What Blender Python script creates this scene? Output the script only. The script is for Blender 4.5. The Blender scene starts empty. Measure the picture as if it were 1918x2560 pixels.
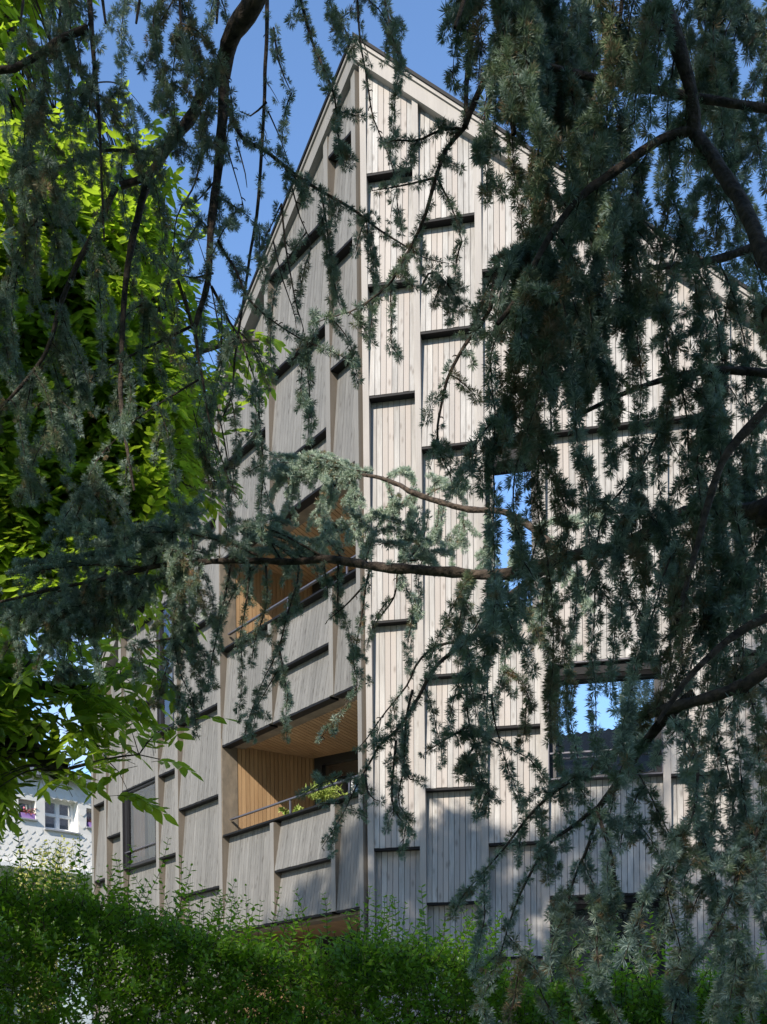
import bpy, math, random
import numpy as np
from mathutils import Vector, Matrix
random.seed(7); rng = np.random.default_rng(7)
sc = bpy.context.scene
col = sc.collection
R = math.radians
# ------------------------------------------------------------------ camera
F, CX, YH, ROLL, EYE = 2864.0, 959.0, 2612.57, R(.63757), 1.6     # lens in photo pixels, principal point, roll
cd = bpy.data.cameras.new('camera'); cam = bpy.data.objects.new('camera', cd); col.objects.link(cam)
cd.sensor_fit = 'HORIZONTAL'; cd.sensor_width = 36; cd.lens = F/1918*36
cd.shift_y = (YH-1280)/1918; cd.clip_start = .05; cd.clip_end = 2000
c_, s_ = math.cos(ROLL), math.sin(ROLL)
cam.matrix_world = Matrix(((c_, s_, 0, 0), (0, 0, -1, 0), (-s_, c_, 0, EYE), (0, 0, 0, 1)))
sc.camera = cam
# ------------------------------------------------------------------ sun and sky
SAZ, SEL = R(27), R(33)                                            # behind the camera, to the left
SUN = np.array([-math.sin(SAZ)*math.cos(SEL), -math.cos(SAZ)*math.cos(SEL), math.sin(SEL)])
ld = bpy.data.lights.new('sun', 'SUN'); ld.energy = 4.5; ld.angle = R(.55); ld.color = (1, .91, .79)
sun = bpy.data.objects.new('sun', ld); col.objects.link(sun)
sun.rotation_euler = Vector(SUN).to_track_quat('Z', 'Y').to_euler(); sun.location = Vector(SUN)*40
w = bpy.data.worlds.new('World'); sc.world = w; w.use_nodes = True
nt = w.node_tree; N = nt.nodes; bg = N['Background']; bg.inputs[1].default_value = .15
sky = N.new('ShaderNodeTexSky'); sky.sky_type = 'NISHITA'; sky.sun_disc = False
sky.sun_elevation = SEL; sky.sun_rotation = math.atan2(SUN[0], SUN[1]); sky.air_density = 1.0; sky.dust_density = 0; sky.ozone_density = 5.0
tc = N.new('ShaderNodeTexCoord'); mp = N.new('ShaderNodeMapping'); mp.inputs['Scale'].default_value = (1, 1, 2.6)
no = N.new('ShaderNodeTexNoise'); no.inputs['Scale'].default_value = 2.6; no.inputs['Detail'].default_value = 9; no.inputs['Roughness'].default_value = .6
rp = N.new('ShaderNodeValToRGB'); rp.color_ramp.elements[0].position = .46; rp.color_ramp.elements[1].position = .64
sx = N.new('ShaderNodeSeparateXYZ'); mr = N.new('ShaderNodeMapRange'); mr.inputs['From Min'].default_value = .52; mr.inputs['From Max'].default_value = .25
mu = N.new('ShaderNodeMath'); mu.operation = 'MULTIPLY'
mx = N.new('ShaderNodeMixRGB'); mx.inputs[2].default_value = (3.3, 3.6, 4.1, 1)
L = nt.links.new
L(tc.outputs['Generated'], mp.inputs[0]); L(mp.outputs[0], no.inputs[0]); L(no.outputs[0], rp.inputs[0])
L(tc.outputs['Generated'], sx.inputs[0]); L(sx.outputs['Z'], mr.inputs['Value']); L(mr.outputs[0], mu.inputs[0]); L(rp.outputs[0], mu.inputs[1])
L(mu.outputs[0], mx.inputs[0]); L(sky.outputs[0], mx.inputs[1]); L(mx.outputs[0], bg.inputs[0])
sc.view_settings.view_transform = 'Standard'; sc.view_settings.look = 'None'
sc.view_settings.exposure = .92; sc.view_settings.gamma = 1
sc.render.engine = 'CYCLES'
sc.cycles.max_bounces = 8; sc.cycles.transparent_max_bounces = 12

# ------------------------------------------------------------------ helpers
def ray(px, py):
    xl, zl = (px-CX)/F, -(py-YH)/F
    return np.array([xl*c_+zl*s_, 1., -xl*s_+zl*c_])
K = 1918/1657
def at(x, y, Y):                                                   # x, y in the 1657 x 2212 copy of the photo, Y metres away
    d = ray(x*K, y*K)*Y; d[2] += EYE; return d
def proj(P):                                                       # world -> 1657 x 2212 picture
    X, Y, Z = P[0], P[1], P[2]-EYE
    if Y < .3: return None
    return ((CX+F*(X*c_-Z*s_)/Y)/K, (YH-F*(X*s_+Z*c_)/Y)/K)
def hit(px, py, P, n):                                             # photo pixel onto a wall plane
    d = ray(px, py); k = (np.dot(P-np.array([0, 0, EYE]), n))/np.dot(d, n); r = d*k; r[2] += EYE; return r

def tag(o, label=None, cat=None, group=None, kind=None):
    if label: o['label'] = label
    if cat: o['category'] = cat
    if group: o['group'] = group
    if kind: o['kind'] = kind
    return o
def empty(name, loc, label, cat, group=None):
    o = bpy.data.objects.new(name, None); o.empty_display_size = .3; col.objects.link(o); o.location = loc
    return tag(o, label, cat, group)
def wloc(o):
    v = Vector((0, 0, 0))
    while o is not None: v += o.location; o = o.parent
    return v
def link(name, me, parent):
    o = bpy.data.objects.new(name, me); col.objects.link(o)
    if parent is not None: o.parent = parent
    return o
def npmesh(name, V, Fc, mats, parent=None, mi=None, smooth=False, tint=None):
    V = np.asarray(V, dtype=np.float32)
    off = np.array(wloc(parent)) if parent is not None else np.zeros(3)
    V = V-off.astype(np.float32)
    me = bpy.data.meshes.new(name); Fc = np.asarray(Fc, dtype=np.int32); k = Fc.shape[1]
    me.vertices.add(len(V)); me.vertices.foreach_set('co', V.ravel())
    me.loops.add(Fc.size); me.loops.foreach_set('vertex_index', Fc.ravel())
    me.polygons.add(len(Fc)); me.polygons.foreach_set('loop_start', np.arange(len(Fc), dtype=np.int32)*k)
    if smooth: me.polygons.foreach_set('use_smooth', np.ones(len(Fc), dtype=bool))
    for m in (mats if isinstance(mats, (list, tuple)) else [mats]): me.materials.append(m)
    if mi is not None: me.polygons.foreach_set('material_index', np.asarray(mi, dtype=np.int32))
    if tint is not None:
        a = me.attributes.new('tint', 'FLOAT', 'POINT'); a.data.foreach_set('value', np.asarray(tint, dtype=np.float32))
    me.update(calc_edges=True)
    return link(name, me, parent)
class MB:                                                          # collects polygons, builds ONE mesh
    def __init__(s): s.v = []; s.f = []; s.m = []
    def quad(s, a, b, c, d, m=0):
        i = len(s.v); s.v += [a, b, c, d]; s.f.append((i, i+1, i+2, i+3)); s.m.append(m)
    def poly(s, pts, m=0):
        i = len(s.v); s.v += list(pts); s.f.append(tuple(range(i, i+len(pts)))); s.m.append(m)
    def hexa(s, p, m=0):                                            # p: 4 lower corners, 4 upper corners, same order
        i = len(s.v); s.v += list(p)
        for q in ((0, 3, 2, 1), (4, 5, 6, 7), (0, 1, 5, 4), (1, 2, 6, 5), (2, 3, 7, 6), (3, 0, 4, 7)):
            s.f.append(tuple(i+k for k in q)); s.m.append(m)
    def prism(s, pts, z0, z1, m=0):
        n = len(pts); i = len(s.v)
        s.v += [(p[0], p[1], z0) for p in pts]+[(p[0], p[1], z1) for p in pts]
        s.f.append(tuple(i+k for k in reversed(range(n)))); s.f.append(tuple(i+n+k for k in range(n))); s.m += [m, m]
        for k in range(n): s.f.append((i+k, i+(k+1) % n, i+n+(k+1) % n, i+n+k)); s.m.append(m)
    def build(s, name, mats, parent=None, smooth=False, bevel=0):
        off = np.array(wloc(parent)) if parent is not None else np.zeros(3)
        me = bpy.data.meshes.new(name); me.from_pydata([tuple(np.array(v)-off) for v in s.v], [], s.f)
        for m in (mats if isinstance(mats, (list, tuple)) else [mats]): me.materials.append(m)
        me.polygons.foreach_set('material_index', s.m)
        if smooth: me.polygons.foreach_set('use_smooth', [True]*len(s.f))
        me.update(); o = link(name, me, parent)
        if bevel:
            b = o.modifiers.new('bevel', 'BEVEL'); b.width = bevel; b.segments = 2; b.limit_method = 'ANGLE'
        return o

# ------------------------------------------------------------------ materials
def mat(name):
    m = bpy.data.materials.new(name); m.use_nodes = True; return m, m.node_tree.nodes, m.node_tree.links.new, m.node_tree.nodes['Principled BSDF']
def flat(name, c, rough=.6, metal=0, noise=.0, scale=8, bump=0):
    m, N, L, b = mat(name); b.inputs['Roughness'].default_value = rough; b.inputs['Metallic'].default_value = metal
    b.inputs['Base Color'].default_value = (*c, 1)
    if noise or bump:
        t = N.new('ShaderNodeTexCoord'); n = N.new('ShaderNodeTexNoise'); n.inputs['Scale'].default_value = scale; n.inputs['Detail'].default_value = 6
        L(t.outputs['Object'], n.inputs[0])
        r = N.new('ShaderNodeValToRGB'); r.color_ramp.elements[0].position = .3; r.color_ramp.elements[1].position = .7
        r.color_ramp.elements[0].color = (*[x*(1-noise) for x in c], 1); r.color_ramp.elements[1].color = (*[min(1, x*(1+noise)) for x in c], 1)
        L(n.outputs[0], r.inputs[0]); L(r.outputs[0], b.inputs['Base Color'])
        if bump:
            bp = N.new('ShaderNodeBump'); bp.inputs['Strength'].default_value = bump; bp.inputs['Distance'].default_value = .02
            L(n.outputs[0], bp.inputs['Height']); L(bp.outputs[0], b.inputs['Normal'])
    return m
def wood(name, c1, c2, var=.2, knots=True, rough=.75, zs=.5, xy=16, warm=None):
    m, N, L, b = mat(name); b.inputs['Roughness'].default_value = rough
    t = N.new('ShaderNodeTexCoord'); g = N.new('ShaderNodeNewGeometry')
    # each board offset in the grain
    off = N.new('ShaderNodeVectorMath'); off.operation = 'ADD'; comb = N.new('ShaderNodeCombineXYZ'); k = N.new('ShaderNodeMath'); k.operation = 'MULTIPLY'; k.inputs[1].default_value = 37
    L(g.outputs['Random Per Island'], k.inputs[0]); L(k.outputs[0], comb.inputs['Z']); L(t.outputs['Object'], off.inputs[0]); L(comb.outputs[0], off.inputs[1])
    mp = N.new('ShaderNodeMapping'); mp.inputs['Scale'].default_value = (xy, xy, zs); L(off.outputs[0], mp.inputs[0])
    n1 = N.new('ShaderNodeTexNoise'); n1.inputs['Scale'].default_value = 3; n1.inputs['Detail'].default_value = 8; n1.inputs['Roughness'].default_value = .65; L(mp.outputs[0], n1.inputs[0])
    mp2 = N.new('ShaderNodeMapping'); mp2.inputs['Scale'].default_value = (2.2, 2.2, .8); L(off.outputs[0], mp2.inputs[0])
    n2 = N.new('ShaderNodeTexNoise'); n2.inputs['Scale'].default_value = 1.6; n2.inputs['Detail'].default_value = 5; L(mp2.outputs[0], n2.inputs[0])
    a = N.new('ShaderNodeMath'); a.operation = 'ADD'; L(n1.outputs[0], a.inputs[0]); L(n2.outputs[0], a.inputs[1])
    r = N.new('ShaderNodeValToRGB'); e = r.color_ramp.elements; e[0].position = .36; e[1].position = .64; e[0].color = (*c1, 1); e[1].color = (*c2, 1)
    h = N.new('ShaderNodeMath'); h.operation = 'MULTIPLY'; h.inputs[1].default_value = .5; L(a.outputs[0], h.inputs[0]); L(h.outputs[0], r.inputs[0])
    last = r.outputs[0]
    if warm:                                                        # some boards a warmer tone
        mw = N.new('ShaderNodeMixRGB'); rw = N.new('ShaderNodeValToRGB'); rw.color_ramp.elements[0].position = .55; rw.color_ramp.elements[1].position = 1
        L(g.outputs['Random Per Island'], rw.inputs[0]); L(rw.outputs[0], mw.inputs[0]); L(last, mw.inputs[1]); mw.inputs[2].default_value = (*warm, 1); last = mw.outputs[0]
    if knots:
        mk = N.new('ShaderNodeMapping'); mk.inputs['Scale'].default_value = (9, 9, 3.4); L(off.outputs[0], mk.inputs[0])
        v = N.new('ShaderNodeTexVoronoi'); v.inputs['Scale'].default_value = 1.2; L(mk.outputs[0], v.inputs[0])
        rk = N.new('ShaderNodeValToRGB'); rk.color_ramp.elements[0].position = .06; rk.color_ramp.elements[1].position = .26
        rk.color_ramp.elements[0].color = (.5, .46, .43, 1); rk.color_ramp.elements[1].color = (1, 1, 1, 1); L(v.outputs[0], rk.inputs[0])
        mm = N.new('ShaderNodeMixRGB'); mm.blend_type = 'MULTIPLY'; mm.inputs[0].default_value = .75; L(last, mm.inputs[1]); L(rk.outputs[0], mm.inputs[2]); last = mm.outputs[0]
    vr = N.new('ShaderNodeMapRange'); vr.inputs['To Min'].default_value = 1-var; vr.inputs['To Max'].default_value = 1+var*.7
    # second random from the first
    fr = N.new('ShaderNodeMath'); fr.operation = 'MULTIPLY'; fr.inputs[1].default_value = 91.7; fr2 = N.new('ShaderNodeMath'); fr2.operation = 'FRACT'
    L(g.outputs['Random Per Island'], fr.inputs[0]); L(fr.outputs[0], fr2.inputs[0]); L(fr2.outputs[0], vr.inputs['Value'])
    mv = N.new('ShaderNodeVectorMath'); mv.operation = 'SCALE'; L(last, mv.inputs[0]); L(vr.outputs[0], mv.inputs['Scale'])
    L(mv.outputs[0], b.inputs['Base Color'])
    bp = N.new('ShaderNodeBump'); bp.inputs['Strength'].default_value = .35; bp.inputs['Distance'].default_value = .004; L(n1.outputs[0], bp.inputs['Height']); L(bp.outputs[0], b.inputs['Normal'])
    return m
def leafmat(name, c1, c2, trans, tcol, rough=.45, spec=.4):
    m, N, L, b = mat(name); b.inputs['Roughness'].default_value = rough; b.inputs['Specular IOR Level'].default_value = spec
    at_ = N.new('ShaderNodeAttribute'); at_.attribute_name = 'tint'
    r = N.new('ShaderNodeValToRGB'); e = r.color_ramp.elements; e[0].color = (*c1, 1); e[1].color = (*c2, 1); L(at_.outputs['Fac'], r.inputs[0]); L(r.outputs[0], b.inputs['Base Color'])
    t = N.new('ShaderNodeBsdfTranslucent'); t.inputs[0].default_value = (*tcol, 1)
    x = N.new('ShaderNodeMixShader'); x.inputs[0].default_value = trans; L(b.outputs[0], x.inputs[1]); L(t.outputs[0], x.inputs[2])
    L(x.outputs[0], N['Material Output'].inputs[0]); return m, r
def glassmat(name, refl, dark=None, wav=.0):
    m, N, L, b = mat(name); gl = N.new('ShaderNodeBsdfGlossy'); gl.inputs['Roughness'].default_value = .004; gl.inputs[0].default_value = (.93, .96, 1, 1)
    lw = N.new('ShaderNodeFresnel'); lw.inputs[0].default_value = 1.5
    ad = N.new('ShaderNodeMath'); ad.operation = 'ADD'; ad.use_clamp = True; ad.inputs[1].default_value = refl; L(lw.outputs[0], ad.inputs[0])
    if dark is None: t = N.new('ShaderNodeBsdfTransparent'); t.inputs[0].default_value = (.8, .84, .85, 1)
    else: t = N.new('ShaderNodeBsdfDiffuse'); t.inputs[0].default_value = (*dark, 1)
    if wav:
        tc = N.new('ShaderNodeTexCoord'); n = N.new('ShaderNodeTexNoise'); n.inputs['Scale'].default_value = 1.3; L(tc.outputs['Object'], n.inputs[0])
        bp = N.new('ShaderNodeBump'); bp.inputs['Strength'].default_value = wav; bp.inputs['Distance'].default_value = .01; L(n.outputs[0], bp.inputs['Height']); L(bp.outputs[0], gl.inputs['Normal'])
    x = N.new('ShaderNodeMixShader'); L(ad.outputs[0], x.inputs[0]); L(t.outputs[0], x.inputs[1]); L(gl.outputs[0], x.inputs[2]); L(x.outputs[0], N['Material Output'].inputs[0]); return m

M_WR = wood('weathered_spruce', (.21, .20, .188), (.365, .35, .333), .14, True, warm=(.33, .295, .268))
M_WL = wood('dark_grey_spruce', (.10, .097, .09), (.165, .16, .151), .12, True, xy=22)  # left facade boards, a darker grey than the right
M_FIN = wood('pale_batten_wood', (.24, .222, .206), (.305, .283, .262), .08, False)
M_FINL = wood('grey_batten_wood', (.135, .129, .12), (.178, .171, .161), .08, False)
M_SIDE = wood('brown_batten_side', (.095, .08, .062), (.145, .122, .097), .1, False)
M_JAMB = wood('brown_oiled_board', (.10, .085, .065), (.21, .17, .125), .1, False, xy=4, zs=2)
M_GOLD = wood('larch_slats', (.30, .185, .095), (.42, .28, .155), .12, False, rough=.55)
M_BLACK = flat('black_coated_metal', (.008, .008, .009), .6); M_BLACK.node_tree.nodes['Principled BSDF'].inputs['Specular IOR Level'].default_value = .15
M_FRAME = flat('dark_window_metal', (.016, .015, .017), .45, .2)
M_LILAC = flat('grey_violet_metal', (.09, .087, .105), .42, .4)
M_BACK = flat('dark_membrane', (.012, .012, .013), .9)
M_GLASS = glassmat('reflecting_glass', .6, (.01, .012, .014), .0)
M_GLASSD = glassmat('dark_glass', .12, (.012, .013, .014))
M_GLASST = glassmat('clear_glass', .12)
M_ROOM = flat('dim_room_wall', (.10, .09, .08), .9)
M_BARK = flat('dark_bark', (.05, .037, .028), .95, 0, .75, 42, 1.)
M_BARKG = flat('gnarled_bark', (.07, .058, .045), .95, 0, .55, 16, 1.)
M_WHITE = flat('white_paint', (.78, .78, .76), .5)
M_GROUND = flat('garden_soil', (.15, .14, .10), .95, 0, .4, 3, .5)
M_GRASS = flat('lawn', (.07, .12, .03), .95, 0, .4, 5, .5)

# ------------------------------------------------------------------ the timber house: two facades meeting at a corner
T1, T2, YC = R(36.11), R(78.412), 14.71
C0 = ray(903.5, 1600)*YC; C0[2] = 0
DV = {'L': np.array([-math.sin(T1), math.cos(T1), 0]), 'R': np.array([math.sin(T2), -math.cos(T2), 0])}
NV = {'L': np.array([-math.cos(T1), -math.sin(T1), 0]), 'R': np.array([-math.cos(T2), -math.sin(T2), 0])}
def W(s, u, w_, z): return C0+u*DV[s]+w_*NV[s]+np.array([0, 0, z])
def roofz(s, u): return 14.50-.82*u if s == 'R' else 14.42-.664*u
house = empty('timber_apartment_house', tuple(C0+np.array([0, 3, 0])), 'tall grey timber-clad apartment house with a steep gable and stepped board panels behind the cedar', 'apartment house')
def fbox(mb, s, u0, u1, w0, w1, z0, z1, m=0, roof=False, drop=0.):
    za = (roofz(s, u0)-drop) if roof else z1; zb = (roofz(s, u1)-drop) if roof else z1
    p = [W(s, u0, w0, z0), W(s, u1, w0, z0), W(s, u1, w1, z0), W(s, u0, w1, z0), W(s, u0, w0, za), W(s, u1, w0, zb), W(s, u1, w1, zb), W(s, u0, w1, za)]
    mb.hexa(p, m)
DEP = .125
def panel(s, u0, u1, zb, zt, top=False):
    mb = MB(); n = max(3, round((u1-u0)/.0735)); p = (u1-u0)/n; gap = .0062 if s == 'R' else .0045; t = .022
    H = (zt-zb) if not top else max(2.2, 0)
    f = lambda z: -DEP*min(1, max(0, (z-zb)/H))-.002
    a = u0
    for i in range(n):
        b = a+p; x0, x1 = a+gap/2, b-gap/2
        j = random.uniform(0, .006); pr = random.uniform(-.0015, .0015)
        za = (roofz(s, x0)-.2) if top else zt-.006; zc = (roofz(s, x1)-.2) if top else zt-.006
        z0 = zb+.004-j
        if min(za, zc) < z0+.05: a = b; continue
        P = [W(s, x0, f(z0)+pr, z0), W(s, x1, f(z0)+pr, z0), W(s, x1, f(z0)-t, z0), W(s, x0, f(z0)-t, z0),
             W(s, x0, f(za)+pr, za), W(s, x1, f(zc)+pr, zc), W(s, x1, f(zc)-t, zc), W(s, x0, f(za)-t, za)]
        mb.hexa(P, 0); a = b
    za = (roofz(s, u0)-.15) if top else zt; zc = (roofz(s, u1)-.15) if top else zt
    if min(za, zc) > zb:
        mb.quad(W(s, u0, f(zb)-t-.005, zb), W(s, u1, f(zb)-t-.005, zb), W(s, u1, f(zc)-t-.005, zc), W(s, u0, f(za)-t-.005, za), 1)
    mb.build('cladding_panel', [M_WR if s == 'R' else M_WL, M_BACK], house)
def ledge(s, u0, u1, z, d=.15, th=.03):
    mb = MB(); fbox(mb, s, u0+.003, u1-.003, -d, -.003, z-th, z-.004); mb.build('drip_ledge', M_BLACK, house)
def fin(s, u0, u1, z0, z1=None, m=None):
    mb = MB(); fbox(mb, s, u0, u1, -.2, .006, z0, z1 or 0, 0, roof=z1 is None, drop=.13)
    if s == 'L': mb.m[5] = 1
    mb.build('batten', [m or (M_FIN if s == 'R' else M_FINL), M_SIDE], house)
def column(s, u0, u1, levels, skip=(), roof=True):
    """levels = heights of the panel bottoms, ascending; skip = intervals taken by openings"""
    for i, z in enumerate(levels):
        nx = levels[i+1] if i+1 < len(levels) else None
        if any(abs(z-a) < .02 for a, b in skip): continue
        if nx is None:
            if roof: panel(s, u0, u1, z, 0, True)
        else: panel(s, u0, u1, z, nx)
        ledge(s, u0, u1, z)
Lv = {'a': (8.42, 8.95), 'b': (7.69, 8.33), 'c': (6.18, 7.58), 'd': (5.42, 6.07), 'e': (3.90, 5.31), 'f': (2.34, 3.80), 'g': (.75, 2.24), 'h': (.09, .65)}
column('L', *Lv['a'], [.4, 1.9, 3.4, 4.80, 6.25, 7.65])
column('L', *Lv['b'], [.4, 1.3, 3.42, 5.55])
column('L', *Lv['c'], [.4, 1.98, 3.42, 4.84, 6.27, 7.66, 9.12], [(4.84, 6.27)])
column('L', *Lv['d'], [.4, 2.7, 4.85, 6.26, 6.97, 9.13], [(6.97, 9.13)])
column('L', *Lv['e'], [.4, 1.3, 2.7, 4.12, 5.55, 6.97, 8.40, 9.88])
BAL = [(4.86, 6.27), (7.74, 9.15)]
column('L', *Lv['f'], [3.39, 4.86, 6.27, 7.74, 9.15, 10.59], BAL)
column('L', *Lv['g'], [3.39, 4.13, 4.86, 6.27, 7.0, 7.74, 9.15, 9.88, 11.27, 12.68], BAL)
column('L', *Lv['h'], [3.39, 4.86, 6.27, 7.74, 9.15, 10.6, 12.05, 13.42], BAL)
for a, b in ((8.33, 8.42), (7.58, 7.69), (6.07, 6.18), (5.31, 5.42), (3.80, 3.90)): fin('L', a, b, .4)
fin('L', 8.95, 9.05, .4)
for a, b in ((2.24, 2.34), (.65, .75)):
    fin('L', a, b, 3.39, 4.83); fin('L', a, b, 6.27, 7.71); fin('L', a, b, 9.15)
column('R', .135, .735, [.4, 1.3, 2.7, 4.12, 7.03, 9.92, 11.35, 12.77])
column('R', .81, 1.52, [.4, 1.98, 3.40, 4.85, 6.29, 9.19, 10.65, 12.06])
column('R', 1.605, 2.27, [.4, 1.3, 2.69, 4.12, 5.58, 7.03, 9.20, 11.33], [(7.03, 9.20)])
column('R', 2.36, 3.75, [.4, 1.98, 3.43, 4.87, 6.32, 9.20, 10.6], [(1.98, 3.43), (4.87, 6.32)])
column('R', 3.84, 4.50, [.4, 1.3, 2.70, 4.86, 7.0, 9.20])
column('R', 4.585, 5.30, [.4, 1.98, 4.12, 6.29, 8.4])
column('R', 5.39, 6.75, [.4, 1.98, 3.43, 4.87, 6.32, 7.7])
column('R', 6.84, 7.55, [.4, 2.7, 4.86, 7.0])
for a, b in ((.055, .135), (.735, .81), (1.52, 1.605), (2.27, 2.36), (3.75, 3.84), (4.50, 4.585), (5.30, 5.39), (6.75, 6.84), (7.55, 7.64)): fin('R', a, b, .4)
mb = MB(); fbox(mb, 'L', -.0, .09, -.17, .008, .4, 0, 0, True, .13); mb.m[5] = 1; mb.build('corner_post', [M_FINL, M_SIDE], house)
# roof edge boards, coping and roof planes
def edge_band(s, u0, u1, w0, w1, d0, d1, name, m):
    mb = MB(); z = lambda u, d: roofz(s, u)-d
    mb.hexa([W(s, u0, w0, z(u0, d1)), W(s, u1, w0, z(u1, d1)), W(s, u1, w1, z(u1, d1)), W(s, u0, w1, z(u0, d1)),
             W(s, u0, w0, z(u0, d0)), W(s, u1, w0, z(u1, d0)), W(s, u1, w1, z(u1, d0)), W(s, u0, w1, z(u0, d0))])
    mb.build(name, m, house)
for s, ue in (('L', 9.32), ('R', 8.0)):
    e0 = -.03 if s == 'L' else .0
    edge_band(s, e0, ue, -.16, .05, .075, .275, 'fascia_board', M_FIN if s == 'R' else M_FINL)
    edge_band(s, e0, ue, -.16, .075, .02, .068, 'upper_fascia_board', M_FIN if s == 'R' else M_FINL)
    edge_band(s, e0-.01, ue+.02, -.25, .095, -.03, .018, 'roof_coping', M_BLACK)
RD = np.array([.54, .84, 0]); RD /= np.linalg.norm(RD)
mb = MB()
for s, ue in (('L', 9.3), ('R', 8.0)):
    a = W(s, 0, -.2, roofz(s, 0)-.05); b = W(s, ue, -.2, roofz(s, ue)-.05)
    mb.hexa([a-[0, 0, .12], b-[0, 0, .12], b+RD*9-[0, 0, .12], a+RD*9-[0, 0, .12], a, b, b+RD*9, a+RD*9])
mb.build('roof', flat('roof_slate', (.06, .06, .065), .7, 0, .2), house)
mb = MB()                                                           # rear walls that close the body
a, b = W('L', 9.0, -.2, 0), W('R', 7.7, -.2, 0)
for p, q, zt in ((a, a+RD*8.5, roofz('L', 9)-.2), (b, b+RD*8.5, roofz('R', 7.7)-.2)):
    mb.quad(p, q, q+[0, 0, zt], p+[0, 0, zt])
for s, ue in (('L', 9.0), ('R', 7.7)):                                 # inner lining behind the cladding, with openings left out by strips
    pass
a8, b8 = a+RD*8.5, b+RD*8.5; ap = W('L', 0, -.2, roofz('L', 0)-.3)+RD*8.5
mb.poly([a8, b8, b8+[0, 0, roofz('R', 7.7)-.2], ap, a8+[0, 0, roofz('L', 9)-.2]])
mb.build('rear_wall', M_WL, house)
mb = MB()                                                           # plinth
fbox(mb, 'L', 3.85, 9.0, -.3, -.03, 0, .385); fbox(mb, 'R', .02, 7.7, -.3, -.03, 0, .385); mb.build('plinth', flat('concrete', (.3, .29, .27), .8, 0, .2), house)

# balconies
def clip(poly, n, d, keep):                                          # keep side n.x >= d (keep=1) or <= d
    out = []
    for i in range(len(poly)):
        p, q = poly[i], poly[(i+1) % len(poly)]; a = (np.dot(p, n)-d)*keep; b = (np.dot(q, n)-d)*keep
        if a >= 0: out.append(p)
        if (a > 0 and b < 0) or (a < 0 and b > 0): out.append(p+(q-p)*a/(a-b))
    return out
IN = -NV['L'][:2]
P0 = (C0+3.78*DV['L'])[:2]; P1 = P0+1.75*IN
BD = np.array([math.sin(R(54)), -math.cos(R(54))])
Ri = (C0-.26*NV['R'])[:2]; dR = DV['R'][:2]; A_ = np.array([[BD[0], -dR[0]], [BD[1], -dR[1]]]); kk = np.linalg.solve(A_, Ri-P1)
P2 = P1+kk[0]*BD
P3 = (C0+.1*dR-.26*NV['R'][:2].tolist()[0]*0)[:2] if False else (C0+.09*DV['L']-.2*NV['L'])[:2]
P3b = Ri+.12*dR
room = [P0, P1, P2, P3b, P3, (C0+.09*DV['L'])[:2]]
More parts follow.
